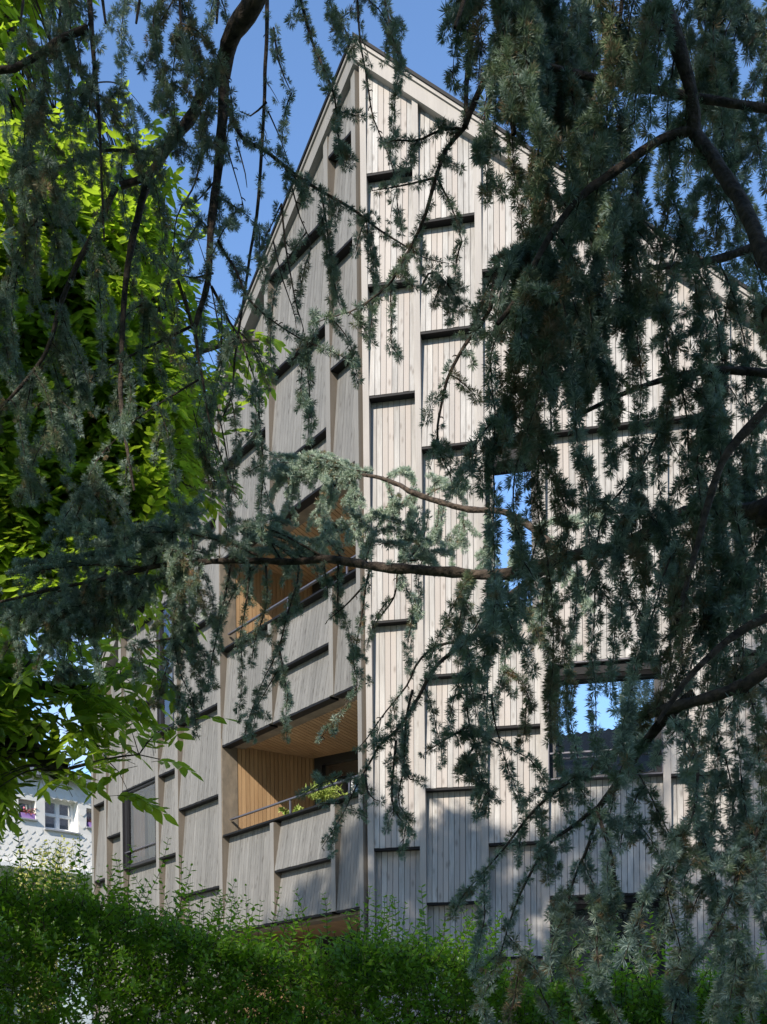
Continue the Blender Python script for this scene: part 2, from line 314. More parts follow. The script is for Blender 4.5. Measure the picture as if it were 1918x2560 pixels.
def balcony(z0, z1, door=True, rail=True):
    e = bpy.data.objects.new('balcony', None); col.objects.link(e); e.parent = house; e.location = Vector((*((P0+P3)/2), z0))-wloc(house)
    ii = lambda k: P0+IN*k
    # jamb board and side wall of vertical slats
    mb = MB(); th = DV['L'][:2]*.12
    q = [ii(0.0), ii(.27), ii(.27)+th, ii(0)+th]; mb.prism([*q], z0, z1+.1); mb.build('jamb_board', M_JAMB, e)
    mb = MB(); n = 20; d = 1.48/n
    for i in range(n):
        a, b = ii(.274+i*d+.004)+th*.06, ii(.274+(i+1)*d-.004)+th*.06
        mb.prism([a, b, b+th*.16, a+th*.16], z0, z1+.1, 0)
    a, b = ii(.27)+th*.3, ii(1.8)+th*.3; mb.prism([a, b, b+th*.2, a+th*.2], z0, z1+.1, 1)
    mb.build('side_wall', [M_GOLD, M_BACK], e)
    # beam board then slatted ceiling
    mb = MB(); a, b = W('L', 3.78, -.135, 0)[:2], W('L', .09, -.135, 0)[:2]; c, d_ = W('L', .09, -.40, 0)[:2], W('L', 3.78, -.40, 0)[:2]
    mb.prism([a, b, c, d_], z1+.0, z1+.08); mb.build('beam_board', M_JAMB, e)
    mb = MB(); sd = np.array([math.sin(R(26)), math.cos(R(26))]); sn = np.array([sd[1], -sd[0]])
    inner = [d_, P1, P2, P3b, c]
    lo = min(np.dot(p, sn) for p in inner); hi = max(np.dot(p, sn) for p in inner); k = lo
    while k < hi:
        pl = clip(clip(inner, sn, k+.005, 1), sn, k+.075, -1)
        if len(pl) >= 3: mb.prism(pl, z1+.03, z1+.05, 0)
        k += .08
    mb.prism(inner, z1+.062, z1+.10, 1)
    mb.build('slatted_ceiling', [M_GOLD, M_BACK], e)
    mb = MB(); mb.prism([ii(.13), P1, P2, P3b, P3], z0-.16, z0-.06); mb.build('floor_slab', flat('balcony_floor', (.25, .23, .2), .8, 0, .15), e)
    # rear glazing
    g = bpy.data.objects.new('balcony_door', None); col.objects.link(g); g.parent = e; g.location = Vector((*P1, z0))-wloc(e)
    Wd = kk[0]; nrm = np.array([-BD[1], BD[0]])*-1
    fr = MB(); pt = lambda a, w_: P1+BD*a+nrm*w_
    def bar(a0, a1, y0, y1, w0=0., w1=.07): fr.prism([pt(a0, w0), pt(a1, w0), pt(a1, w1), pt(a0, w1)], y0, y1)
    bar(0, .16, z0-.06, z1+.03); bar(.16, Wd, z1-.1, z1+.03)
    x = .16
    while x < Wd-.3:
        bar(x+1.0, x+1.08, z0-.06, z1-.1, .0, .06); x += 1.05
    fr.build('door_frame', M_FRAME, g)
    gm = MB(); gm.quad((*pt(.16, .02), z0-.06), (*pt(Wd, .02), z0-.06), (*pt(Wd, .02), z1-.08), (*pt(.16, .02), z1-.08)); gm.build('pane', M_GLASSD, g)
    mb = MB(); a, b = P2, P3b; mb.prism([a, b, b+np.array([.05, .1]), a+np.array([.05, .1])], z0-.06, z1+.03); mb.build('inner_wall', M_JAMB, e)
    if rail:
        mb = MB(); fbox(mb, 'L', .09, 3.76, -.155, -.11, z0+.26, z0+.284)
        for u in (1.98, .48): fbox(mb, 'L', u, u+.032, -.145, -.122, z0, z0+.26)
        mb.build('handrail', M_LILAC, e, bevel=.004)
    # black coping over parapet
    mb = MB(); fbox(mb, 'L', .093, 3.797, -.2, .0, z0-.004, z0+.022); mb.build('parapet_coping', M_BLACK, e)
    mb = MB(); fbox(mb, 'L', .093, 3.78, -.24, -.165, z0-.4, z0-.005); mb.build('parapet_back', M_GOLD, e)
for z0, z1 in BAL: balcony(z0, z1)
balcony(1.3, 3.33, True, False)

# windows: metal reveal box, frame, pane, optional rail
def window(s, u0, u1, z0, z1, lintel=.0, depth=.2, glass=M_GLASS, rail=None, mull=(), fr=.05, light_edge=False, split=None):
    e = bpy.data.objects.new('window', None); col.objects.link(e); e.parent = house; e.location = Vector(W(s, (u0+u1)/2, 0, z0))-wloc(house)
    mb = MB(); t = .012
    fbox(mb, s, u0+.002, u0+t, -depth-.05, .012, z0, z1); fbox(mb, s, u1-t, u1-.002, -depth-.05, .012, z0, z1)
    fbox(mb, s, u0+t, u1-t, -depth-.05, .012, z0, z0+t); fbox(mb, s, u0+t, u1-t, -depth-.05, .002, z1-t-.006, z1-.008)
    mb.build('reveal', M_LILAC if light_edge else M_FRAME, e)
    mb = MB(); a, b, y0, y1 = u0+t+.03, u1-t-.03, z0+t, z1-t-lintel
    fbox(mb, s, u0+t, a+fr, -depth, -depth+.06, y0, y1); fbox(mb, s, b-fr, u1-t, -depth, -depth+.06, y0, y1)
    fbox(mb, s, a+fr, b-fr, -depth, -depth+.06, y0, y0+fr); fbox(mb, s, a+fr, b-fr, -depth, -depth+.06, y1-fr, y1)
    for q in mull: fbox(mb, s, q-fr/2, q+fr/2, -depth, -depth+.062, y0+fr, y1-fr)
    if split: fbox(mb, s, a+fr, b-fr, -depth, -depth+.061, split-.02, split+.02)
    mb.build('frame', M_FRAME, e)
    if lintel:
        mb = MB(); fbox(mb, s, u0+t+.001, u1-t-.001, -depth+.0, -.05, z1-t-lintel+.002, z1-t-.01); 
        for i in range(4): fbox(mb, s, u0+t+.01, u1-t-.01, -.13, -.06, z1-t-lintel-.012*i-.012, z1-t-lintel-.012*i-.008)
        mb.build('blind_box', M_BLACK, e)
    mb = MB(); q = [W(s, a, -depth+.02, y0), W(s, b, -depth+.02, y0), W(s, b, -depth+.02, y1), W(s, a, -depth+.02, y1)]; mb.quad(*(q if s == 'R' else q[::-1])); mb.build('pane', glass, e)
    if glass is M_GLASST:
        mb = MB(); fbox(mb, s, u0, u1, -depth-1.2, -depth-1.15, z0-.1, z1+.1); fbox(mb, s, u0-.05, u0, -depth-1.15, -depth-.06, z0-.1, z1+.1); fbox(mb, s, u1, u1+.05, -depth-1.15, -depth-.06, z0-.1, z1+.1)
        fbox(mb, s, u0, u1, -depth-1.15, -depth-.06, z1, z1+.05); fbox(mb, s, u0, u1, -depth-1.15, -depth-.06, z0-.05, z0)
        mb.build('room_lining', M_ROOM, e)
    if rail:
        mb = MB(); fbox(mb, s, u0+t, u1-t, -.06, -.02, rail, rail+.022)
        if s == 'R':
            pass
        mb.build('handrail', M_LILAC, e, bevel=.004)
    return e
window('L', 6.18, 7.58, 4.84, 6.27, glass=M_GLASST, rail=5.13, depth=.09)
window('L', 5.42, 6.07, 6.97, 9.13, glass=M_GLASST, depth=.07, split=7.95)
window('R', 1.605, 2.27, 7.03, 9.20, lintel=.27, light_edge=False)
window('R', 2.36, 3.75, 4.87, 6.32, lintel=.14, rail=5.19, light_edge=True)
window('R', 2.36, 3.75, 1.98, 3.43, lintel=.1, glass=M_GLASSD, light_edge=False)

def curtain(s, u0, u1, w_, z0, z1, m, label, amp=.03, n=None, sag=0.):
    n = n or int((u1-u0)/.016); V = []; Fq = []
    rows = 14
    for j in range(rows+1):
        t = j/rows; z = z1+(z0-z1)*t
        for i in range(n+1):
            a = i/n; u = u0+(u1-u0)*a+sag*t*(a-.5); V.append(W(s, u, w_+amp*math.sin(a*(u1-u0)*48+.6*math.sin(a*9))*(1-.3*t)+.008*math.sin(a*131), z))
    for j in range(rows):
        for i in range(n): k = j*(n+1)+i; Fq.append((k, k+1, k+n+2, k+n+1))
    o = npmesh('curtain', V, Fq, m, smooth=True); tag(o, label, 'curtain'); return o
M_CB = flat('brown_curtain_cloth', (.16, .10, .075), .9); M_CG = flat('grey_curtain_cloth', (.10, .095, .08), .9); M_CW = flat('cream_curtain_cloth', (.3, .26, .18), .9)
curtain('L', 7.12, 7.56, -.22, 4.88, 6.2, M_CB, 'brown curtain at the left side of the lower bedroom window with a handrail')
curtain('L', 6.62, 7.05, -.25, 4.88, 6.2, M_CG, 'grey curtain drawn across the middle of the lower window with a handrail', sag=-.12)
curtain('L', 5.76, 6.02, -.2, 7.02, 9.08, M_CW, 'cream curtain inside the tall narrow window of the left facade')

# ------------------------------------------------------------------ ground, neighbour houses
V = []; g = 40
gm = MB(); gm.quad((-400, -400, -.02), (400, -400, -.02), (400, 900, -.02), (-400, 900, -.02)); o = gm.build('ground', M_GRASS); tag(o, kind='structure')
gm = MB(); gm.quad((-12, 6.9, -.012), (12, 6.9, -.012), (12, 13.4, -.012), (-12, 22, -.012)); o = gm.build('gravel_path', flat('pale_gravel', (.42, .39, .33), .95, 0, .3, 60, .6)); tag(o, kind='structure')

# white scale-clad house far left
WP = ray(0, 2000)*27; WP[2] = 0; WD = np.array([math.sin(R(44)), math.cos(R(44)), 0]); WN = np.array([WD[1], -WD[0], 0])
scale_house = empty('white_scale_clad_house', tuple(WP+WD*2), 'white house clad in scale shaped slates, behind the hedge at the far left', 'house')
def WQ(u, w_, z): return WP+WD*u+WN*w_+np.array([0, 0, z])
def wu(px, py, w_=0):                                               # pixel on the wall plane
    p = hit(px, py, WP+WN*w_, WN); return float(np.dot(p-WP, WD)), float(p[2])
def wbox(mb, u0, u1, w0, w1, z0, z1, m=0):
    mb.hexa([WQ(u0, w0, z0), WQ(u1, w0, z0), WQ(u1, w1, z0), WQ(u0, w1, z0), WQ(u0, w0, z1), WQ(u1, w0, z1), WQ(u1, w1, z1), WQ(u0, w1, z1)], m)
ru0, rz0 = wu(0, 1918); ru1, rz1 = wu(228, 1958); zr = (rz0+rz1)/2
wins = []
for x0, y0, x1, y1 in ((46, 1996, 89, 2046), (112, 1991, 195, 2074), (216, 2020, 262, 2070)):
    ua, zt = wu(x0, y0); ub, zb = wu(x1, (y0+y1)/2); _, zb = wu(x0, y1-3); wins.append((ua, ub, zb, zt))
U0, U1 = -6, 9; zl = wu(150, 2172)[1]
# wall with openings: strips
us = sorted({U0, U1, *[a for w3 in wins for a in w3[:2]]})
M_SL = flat('white_fibre_slate', (.70, .69, .65), .7, 0, .05, 2)
mb = MB()
for a, b in zip(us, us[1:]):
    cut = [w3 for w3 in wins if abs(w3[0]-a) < 1e-6]
    zs = [zl]
    if cut: zs += [cut[0][2], None, cut[0][3]]
    zs.append(zr)
    i = 0
    segs = [(zl, zr)] if not cut else [(zl, cut[0][2]), (cut[0][3], zr)]
    for z0, z1 in segs: wbox(mb, a, b, -.3, 0, z0, z1)
wbox(mb, U0, U1, -3.5, -3.3, 0, zl+.0, 0); wbox(mb, U0, U0+.25, -9, -.3, 0, zr); wbox(mb, U1-.25, U1, -9, -.3, 0, zr)
mb.build('wall', M_SL, scale_house)
mb = MB(); pu, pz = .20, .155; zr_ = zl; row = 0; z = zl-.02
while z < zr-.05:                                                  # overlapping pointed slates, one mesh
    u = U0+(row % 2)*pu/2
    while u < U1-pu:
        cu, cz = u+pu/2, z+pz*.5
        if not any(w3[0]-.1 < cu < w3[1]+.1 and w3[2]-.12 < cz+.06 < w3[3]+.1 for w3 in wins):
            th = .014; g2 = .001
            pts = [(u+g2, z+pz*1.15), (u+g2, z+pz*.55), (cu-pu*.2, z+.02), (cu, z-.005), (cu+pu*.2, z+.02), (u+pu-g2, z+pz*.55), (u+pu-g2, z+pz*1.15)]
            wv = lambda zz: .004+.011*(1-min(1, max(0, (zz-z)/(pz*1.15))))
            mb.poly([WQ(a, wv(b), b) for a, b in pts])
            for (a, b), (c, d) in zip(pts[:-1], pts[1:]): mb.quad(WQ(a, wv(b), b), WQ(c, wv(d), d), WQ(c, .001, d), WQ(a, .001, b))
        u += pu
    z += pz; row += 1
mb.build('slate_cladding', M_SL, scale_house)
mb = MB(); wbox(mb, U0-.2, U1+.2, -9, .22, zr, zr+.10); wbox(mb, U0-.2, U1+.2, .12, .22, zr-.07, zr-.002); mb.build('roof', flat('grey_roof_edge', (.22, .24, .27), .5), scale_house)
mb = MB(); wbox(mb, U0, U1, -3.3, .25, zl-.12, zl-.025); mb.build('canopy', M_WHITE, scale_house)
M_GW = glassmat('pale_window_glass', .45, (.08, .09, .10))
for i, (a, b, z0, z1) in enumerate(wins):
    e = bpy.data.objects.new('window', None); col.objects.link(e); e.parent = scale_house; e.location = Vector(WQ((a+b)/2, 0, z0))-wloc(scale_house)
    mb = MB(); f = .06 if i != 1 else .08
    wbox(mb, a, a+f, -.26, -.2, z0, z1); wbox(mb, b-f, b, -.26, -.2, z0, z1); wbox(mb, a+f, b-f, -.26, -.2, z0, z0+f); wbox(mb, a+f, b-f, -.26, -.2, z1-f, z1)
    if i == 1: wbox(mb, (a+b)/2-.05, (a+b)/2+.05, -.26, -.19, z0+f, z1-f); wbox(mb, a+f, b-f, -.26, -.192, (z0+z1)/2-.035, (z0+z1)/2+.035)
    mb.build('frame', M_WHITE, e)
    mb = MB(); mb.quad(WQ(a, -.235, z0), WQ(b, -.235, z0), WQ(b, -.235, z1), WQ(a, -.235, z1)); mb.build('pane', M_GW, e)
    mb = MB(); wbox(mb, a-.03, b+.03, -.19, .06, z0-.035, z0-.002); mb.build('sill', flat('grey_sill', (.3, .31, .33), .5), e)
mb = MB()
for a, b in ((1.2, 2.0), (3.0, 4.4), (-2, -.6)): wbox(mb, a, b, -3.29, -3.24, .9, zl-.3)
mb.build('ground_floor_window', M_GW, scale_house)
mb = MB()                                                          # unseen wing added left of the frame, sloped to throw a shadow on the wall
mb.hexa([WQ(-5.5, .02, 0), WQ(-1.2, .02, 0), WQ(-1.2, .36, 0), WQ(-5.5, .36, 0), WQ(-5.5, .02, zr+2.5), WQ(-1.2, .02, zr-.6), WQ(-1.2, .36, zr-.6), WQ(-5.5, .36, zr+2.5)])
mb.build('added_shadow_wing', M_SL, scale_house)

# ------------------------------------------------------------------ house behind the photographer (seen mirrored in the big window)
hb = empty('tiled_roof_house', (2, -12, 0), 'house with a dark pantile roof, mirrored in the large window of the timber house', 'house')
mb = MB(); mb.hexa([(-9, -15, 0), (7, -15, 0), (7, -9, 0), (-9, -9, 0), (-9, -15, 9.2), (7, -15, 9.2), (7, -9, 9.2), (-9, -9, 9.2)]); mb.build('wall', flat('cream_render', (.5, .46, .38), .8), hb)
nx, ny = 400, 46; V = []; Fq = []
for j in range(ny*2+1):
    t = (j//2+(j % 2))/ny; t = min(1, (j//2)/ny+(.98/ny if j % 2 else 0))
    for i in range(nx+1):
        x = -9.6+17.2*i/nx; lift = .05*(1-(j % 2)) ; V.append((x, -8.6-3.6*t, 9.15+3.55*t+.035*math.sin(x*2*math.pi/.28)+lift))
for j in range(ny*2):
    for i in range(nx): k = j*(nx+1)+i; Fq.append((k, k+1, k+nx+2, k+nx+1))
npmesh('pantile_roof', V, Fq, flat('dark_pantile', (.055, .05, .045), .5, 0, .3, 3), hb, smooth=True)

# ------------------------------------------------------------------ branch and foliage tools
def tube(pts, rad, sides=6, knob=0., seed=0):
    """tapered tube along pts -> verts, quads"""
    r_ = random.Random(seed); pts = [np.asarray(p, float) for p in pts]; n = len(pts); V = []; Fq = []
    up = np.array([.3, .5, .81])
    for i, p in enumerate(pts):
        t = pts[min(i+1, n-1)]-pts[max(i-1, 0)]; t = t/(np.linalg.norm(t)+1e-9)
        a = np.cross(t, up); a /= np.linalg.norm(a)+1e-9; b = np.cross(t, a)
        rr = rad[i] if hasattr(rad, '__len__') else rad
        for k in range(sides):
            q = 2*math.pi*k/sides; m = rr*(1+knob*(r_.random()-.5)); V.append(p+(a*math.cos(q)+b*math.sin(q))*m)
    for i in range(n-1):
        for k in range(sides): Fq.append((i*sides+k, i*sides+(k+1) % sides, (i+1)*sides+(k+1) % sides, (i+1)*sides+k))
    return V, Fq
def smooth_path(P, step):
    """Catmull-Rom through P (rows: x,y,z,extra...) resampled about every step metres"""
    P = np.asarray(P, float); Q = np.vstack([2*P[0]-P[1], P, 2*P[-1]-P[-2]]); out = []
    for i in range(1, len(Q)-2):
        n = max(1, int(np.linalg.norm(Q[i+1][:3]-Q[i][:3])/step))
        for k in range(n):
            t = k/n; a, b, c, d = Q[i-1], Q[i], Q[i+1], Q[i+2]
            out.append(.5*((2*b)+(-a+c)*t+(2*a-5*b+4*c-d)*t*t+(-a+3*b-3*c+d)*t**3))
    out.append(P[-1]); return np.array(out)
class Wood:
    def __init__(s): s.V = []; s.F = []; s.n = 0
    def add(s, V, Fq):
        if not len(Fq): return
        s.V.append(np.asarray(V)); s.F.append(np.asarray(Fq)+s.n); s.n += len(V)
    def build(s, name, m, parent, smooth=True):
        return npmesh(name, np.vstack(s.V), np.vstack(s.F), m, parent, smooth=smooth)
def unit(v): return v/(np.linalg.norm(v, axis=-1, keepdims=True)+1e-9)
def make_needles(P, A, S, T, n, lo=20, hi=92, wd=.088):
    """rosettes at P with axis A, size S, tint T; n needles of one thin triangle each"""
    P = np.asarray(P); A = unit(np.asarray(A)); S = np.asarray(S); T = np.asarray(T); m = len(P)
    r = rng.normal(size=(m, 3)); X = unit(np.cross(A, r)); Y = np.cross(A, X)
    th = np.radians(rng.uniform(lo, hi, (m, n))); ph = rng.uniform(0, 2*np.pi, (m, n))
    D = A[:, None]*np.cos(th)[..., None]+(X[:, None]*np.cos(ph)[..., None]+Y[:, None]*np.sin(ph)[..., None])*np.sin(th)[..., None]
    Ln = S[:, None]*rng.uniform(.7, 1.1, (m, n)); side = unit(np.cross(D, rng.normal(size=(m, n, 3))))
    b = P[:, None]+D*(Ln*.05)[..., None]; tip = P[:, None]+D*Ln[..., None]; hw = (S[:, None]*wd/2)[..., None]
    mid = P[:, None]+D*(Ln*.6)[..., None]
    V = np.stack([b-side*hw*.7, mid-side*hw, tip, mid+side*hw, ], axis=2).reshape(-1, 3)
    Fc = np.arange(len(V)).reshape(-1, 4)
    tt = np.repeat(np.clip(T[:, None]+rng.uniform(-.1, .1, (m, n)), 0, 1).ravel(), 4)
    return V, Fc, tt
# cedar cover raster (8-px cells of the 1657 x 2212 picture)
GW, GH = 208, 277
def raster(): return np.zeros((GH, GW), bool)
CMAP = """2465479835676457788999988999
5534489836644257889999989999
"""
CED = ["24654798356764578999988999", "55344898366425778999998998", "33454788143635768999998998", "68888877141631577999888998",
"78888847211725576899977898", "78876537241624456789986897", "78876547255534444799988987", "88764554654645533489998885",
"73574554344735565998987787", "63445465334645566999898788", "64447557334544125999888889", "77536544426424145899788788",
"68434363527110445799867878", "67444454515003357976667888", "56454565503004367976678888", "34243355620111436777566889",
"44664455710002377675478999", "00145664421255688888899999", "01688886875635578999999999", "57887687886645568888889999",
"78865547863635588988879999", "46533665764424568578767898", "24313454562334468576768889", "00000452542334577376667888",
"00000010521536555255666899", "00000000003365244324477999", "00000000002535114254567999", "00000000000304101265756998",
"00000000000001004566668989", "00000000000000014556778898", "00000000000000031564778688", "00000000000000003556677687",
"00000000000000001554677588", "00000000000000003544666664", "00000000000000004524655334"]
GRN = ["5200000000000", "5200000000000", "6410000000000", "7642100000000", "8876410000000", "9988740000000", "9998850000000", "9999971000000", "9999861000000",
"9999972000000", "9999985200000", "9999986650000", "8999996650000", "8999995200000", "8999996100000", "7899998300000", "9999985400000", "8999971000000",
"9999971000000", "8999870000000", "7876630000000", "6524100000000", "6777740000000", "8888620000000", "6666510000000", "2334320000000", "2442100000000", "0000000000000"]
def dens(mp, x, y):
    c, r = int(x//64), int(y//64)
    if y < 0: r = 0
    if r >= len(mp): return 0
    c = max(0, min(c, len(mp[r])-1)) if x > -40 else 0
    return int(mp[r][c]) if c < len(mp[r]) else 0
def mark(G, x, y, rad):
    r = max(1, int(rad/8)); c, q = int(x/8), int(y/8)
    G[max(0, q-r+0):max(0, q+r), max(0, c-r):max(0, c+r)] = True
def cover(G, x, y):
    c, r = int(x//64)*8, int(y//64)*8
    if x < 0 or y < 0 or x >= 1657 or y >= 2212: return 1.
    return G[r:r+8, c:c+8].mean()
GC = raster()
class Grp:
    def __init__(s): s.w = Wood(); s.P = []; s.A = []; s.S = []; s.T = []
    def ros(s, p, a, sz, t): s.P.append(p); s.A.append(a); s.S.append(sz); s.T.append(t)
G = {k: Grp() for k in ('upper', 'corner', 'corner_rear', 'middle', 'level', 'right', 'low', 'pale')}
STR = [0.]
def rosette(g, p, ax, base=.021, t0=.35):
    q = proj(p); sz = base*random.uniform(.82, 1.18)
    if q: mark(GC, q[0], q[1], sz*F/K/p[1]*.96)
    t = min(1, max(0, random.gauss(t0+STR[0], .2)))
    if random.random() < .05: t = .97
    G[g].ros(p, ax, sz, t)
def dress(g, path, f, base=.021, spur=.006, nub=True, up=False, t0=.35):
    """needle rosettes on short spurs along a path; f = how full"""
    n = len(path)
    for i in range(1, n):
        p = path[i][:3]; t = unit(path[i][:3]-path[i-1][:3])
        for _ in range(1 if f < .7 else 2):
            if random.random() < f*.95:
                d = np.array([random.gauss(0, 1) for _ in range(3)]); d -= np.dot(d, t)*t*.7
                if up: d[2] = abs(d[2])*.8+.2
                d = unit(d); q = p+d*spur*random.uniform(.4, 1.6)
                rosette(g, q, d+t*.25, base, t0)
            elif nub and random.random() < .3:
                d = np.array([random.gauss(0, 1) for _ in range(3)]); d = unit(d-np.dot(d, t)*t)
                V, Fq = tube([p, p+d*.012+t*.004, p+d*.014+t*.010], [.0022, .002, .0018], 3); G[g].w.add(V, Fq)
LOG = []
def string(g, pts, Y, f=.9, r0=.004, r1=.0012, base=.021, side=.35, Y1=None, up=False, t0=.35, sl=.14):
    """a traced twig: points in picture px at distance Y"""
    Y1 = Y if Y1 is None else Y1; n = len(pts); W_ = []
    for i, p in enumerate(pts):
        t = i/(n-1); y = Y+(Y1-Y)*t
        W_.append([*at(p[0]+random.uniform(-2, 2), p[1], y+random.uniform(-.04, .04)), r0+(r1-r0)*t])
    P = smooth_path(W_, .017)
    V, Fq = tube([p[:3] for p in P[::2]]+[P[-1][:3]], [max(.0008, p[3]) for p in P[::2]]+[r1*.8], 5); G[g].w.add(V, Fq)
    if f > 0: dress(g, P, f, base, up=up, t0=t0)
    LOG.append((g, P))
    # side twiglets
    i = 4
    while i < len(P)-3 and side > 0:
        if random.random() < side*.35:
            t = unit(P[i][:3]-P[i-1][:3]); d = np.array([random.gauss(0, 1), random.gauss(0, .7), random.gauss(-.3, .6)]); d = unit(unit(d)+t*.7)
            k = int(random.uniform(.3, 1.)*sl/.015); q = P[i][:3].copy(); S = [q.copy()]
            for _ in range(k): d = unit(d+np.array([0, 0, -.08])+rng.normal(size=3)*.1); q = q+d*.015; S.append(q.copy())
            S = np.array(S)
            if len(S) > 2:
                V, Fq = tube(S[::2], np.linspace(.0018, .0008, len(S[::2])), 3); G[g].w.add(V, Fq); dress(g, S, min(1, f+.1), base, nub=False, up=up, t0=t0)
        i += 1
    return P
def limb(g, pts, Y, r, sides=8, Y1=None, f=0., trunk=False, knob=.3, base=.021, t0=.35):
    """pts with radius list in metres"""
    n = len(pts); Y1 = Y if Y1 is None else Y1
    W_ = [[*at(p[0], p[1], Y+(Y1-Y)*i/(n-1)), r[0]+(r[1]-r[0])*i/(n-1)] for i, p in enumerate(pts)]
    if trunk:
        a = np.array(W_[0][:3]); tgt = np.array([TR[0], TR[1], a[2]+trunk]); mid = (a+tgt)/2+np.array([0, 0, .25]); W_ = [[*tgt, r[0]*1.6], [*mid, r[0]*1.3]]+W_
    P = smooth_path(W_, .035)
    V, Fq = tube([p[:3] for p in P], [p[3]*random.uniform(.93, 1.09) for p in P], sides, knob, len(P)); G[g].w.add(V, Fq)
    if f: dress(g, P, f, base, nub=False, up=True, spur=.03, t0=t0)
    LOG.append((g, P)); return P
TR = (3.3, 1.5)
# --- traced limbs and twigs
YU = 3.9
limb('upper', [(600, -120), (552, 0), (505, 65), (492, 110), (482, 160)], YU-.3, (.034, .026), Y1=YU)
limb('upper', [(482, 160), (482, 220), (478, 300), (465, 420), (455, 500), (450, 600), (423, 700)], YU, (.020, .009))
limb('upper', [(485, 140), (440, 200), (408, 260), (375, 300), (340, 355), (320, 380), (260, 402)], YU, (.022, .012))
limb('upper', [(322, 380), (300, 460), (280, 550), (268, 650), (262, 780), (262, 880), (280, 1000), (290, 1060)], YU, (.014, .004), f=.12)
limb('upper', [(250, 405), (210, 490), (165, 575), (130, 660), (100, 760), (40, 840), (-20, 900)], YU, (.012, .004), f=.2)
limb('corner', [(-40, 150), (30, 148), (80, 120), (140, 80), (190, 60)], YU-.2, (.010, .012), f=.2)
limb('corner_rear', [(190, -40), (198, 60), (203, 130), (210, 200), (216, 290), (220, 400), (225, 520)], YU-.2, (.009, .003), f=.5)
S = string
S('upper', [(335, 330), (225, 325), (150, 350), (60, 390), (-20, 420)], YU+.1, .85, .007)
S('upper', [(422, 700), (350, 735), (250, 785), (125, 850), (40, 900)], YU+.1, .5, .006)
S('upper', [(423, 700), (427, 759), (437, 821), (447, 884), (462, 946), (480, 996), (500, 1050), (520, 1090)], YU, .55, .006)
S('upper', [(430, 820), (380, 850), (300, 900), (240, 960)], YU, .6)
S('upper', [(576, -40), (576, 80), (574, 150), (570, 225), (560, 425), (550, 500), (540, 546), (530, 610), (518, 690), (505, 780), (503, 850), (480, 900)], YU+.1, .22, .008, .003, side=.25)
S('upper', [(487, 225), (525, 300), (575, 325), (657, 389), (761, 451), (813, 493), (873, 529), (917, 556), (969, 569)], YU, .75, .008, side=.5)
S('upper', [(470, 520), (487, 546), (510, 584), (530, 634), (555, 664), (592, 696), (655, 734), (705, 754), (767, 784)], YU-.1, .85, .006, side=.5)
S('upper', [(455, 619), (480, 659), (497, 696), (520, 734), (545, 804), (560, 846)], YU, .35, .006)
S('upper', [(560, 846), (562, 934), (567, 984), (567, 1034), (585, 1090)], YU, .7, .004)
S('upper', [(592, 521), (605, 589), (620, 634), (635, 679), (642, 709)], YU, .1, .003, side=.1)
S('upper', [(608, 440), (617, 534), (630, 596), (642, 659), (655, 709), (662, 759)], YU, .25, .004, side=.15)
S('upper', [(662, 759), (667, 809), (670, 859), (672, 920)], YU, 1, .004, side=.3, sl=.06)
S('upper', [(690, 400), (704, 477), (711, 543), (717, 584), (727, 634), (735, 665)], YU, 1, .004, side=.5, sl=.07)
S('upper', [(580, 240), (605, 300), (630, 370)], YU, .06, .003, side=.05)
S('upper', [(485, 300), (510, 390), (527, 450)], YU, .03, .003, side=0)
S('upper', [(510, 300), (530, 375), (535, 405)], YU, .03, .003, side=0)
S('upper', [(630, 400), (650, 470), (670, 520), (668, 575)], YU, .05, .003, side=0)
S('upper', [(470, 380), (440, 420), (410, 450)], YU, .8)
S('upper', [(465, 420), (500, 440), (540, 470)], YU, .9)
S('upper', [(455, 500), (430, 470), (400, 440)], YU, .9)
S('upper', [(460, 590), (420, 600), (380, 590), (350, 560)], YU, .7)
S('upper', [(470, 300), (440, 330), (420, 400), (380, 470), (370, 560), (340, 650)], YU+.1, .3, .005, side=.3)
S('upper', [(575, 220), (540, 250), (520, 240)], YU, .3)
S('middle', [(640, -40), (672, 86), (696, 139), (722, 199), (727, 243), (735, 321), (748, 360)], YU-.2, 1, .006, side=.7)
S('middle', [(700, -40), (720, 30), (745, 60), (760, 100)], YU, 1, .004, side=.7)
S('middle', [(590, 60), (600, 130), (620, 180), (630, 200)], YU, 1, .004, side=.7)
S('middle', [(770, -20), (779, 86), (792, 165), (803, 243), (818, 282), (839, 334), (855, 386), (860, 440)], YU-.1, .5, .004, side=.3)
S('middle', [(826, -30), (850, 86), (863, 139), (857, 185)], YU, 1, .004, side=.5)
S('middle', [(1020, 60), (1010, 180), (1003, 274), (969, 313), (943, 381), (920, 464), (891, 530), (865, 575), (847, 607), (822, 630), (797, 650), (755, 674), (717, 684), (678, 699)], YU-.3, .7, .009, side=.55)
S('middle', [(1003, 279), (956, 279), (904, 303), (852, 303), (830, 312)], YU-.3, 1, .005, side=.3)
S('middle', [(938, 384), (878, 399), (803, 412)], YU-.3, .9, .004)
S('middle', [(943, 381), (975, 450), (1000, 520)], YU-.3, .8, .004)
S('middle', [(802, 650), (805, 682), (797, 728)], YU-.3, 1, .003, side=.1)
S('middle', [(845, 607), (845, 657), (847, 707), (847, 745), (866, 772)], YU-.3, 1, .003, side=.2, sl=.05)
S('middle', [(910, 620), (935, 585), (972, 620), (997, 655), (1035, 670)], YU-.3, .95, .004)
S('middle', [(1075, 560), (1062, 645), (1057, 675), (1032, 710), (997, 757), (967, 820), (955, 870), (947, 920), (945, 957), (950, 982), (967, 1015), (977, 1050)], YU-.5, .6, .008, side=.45)
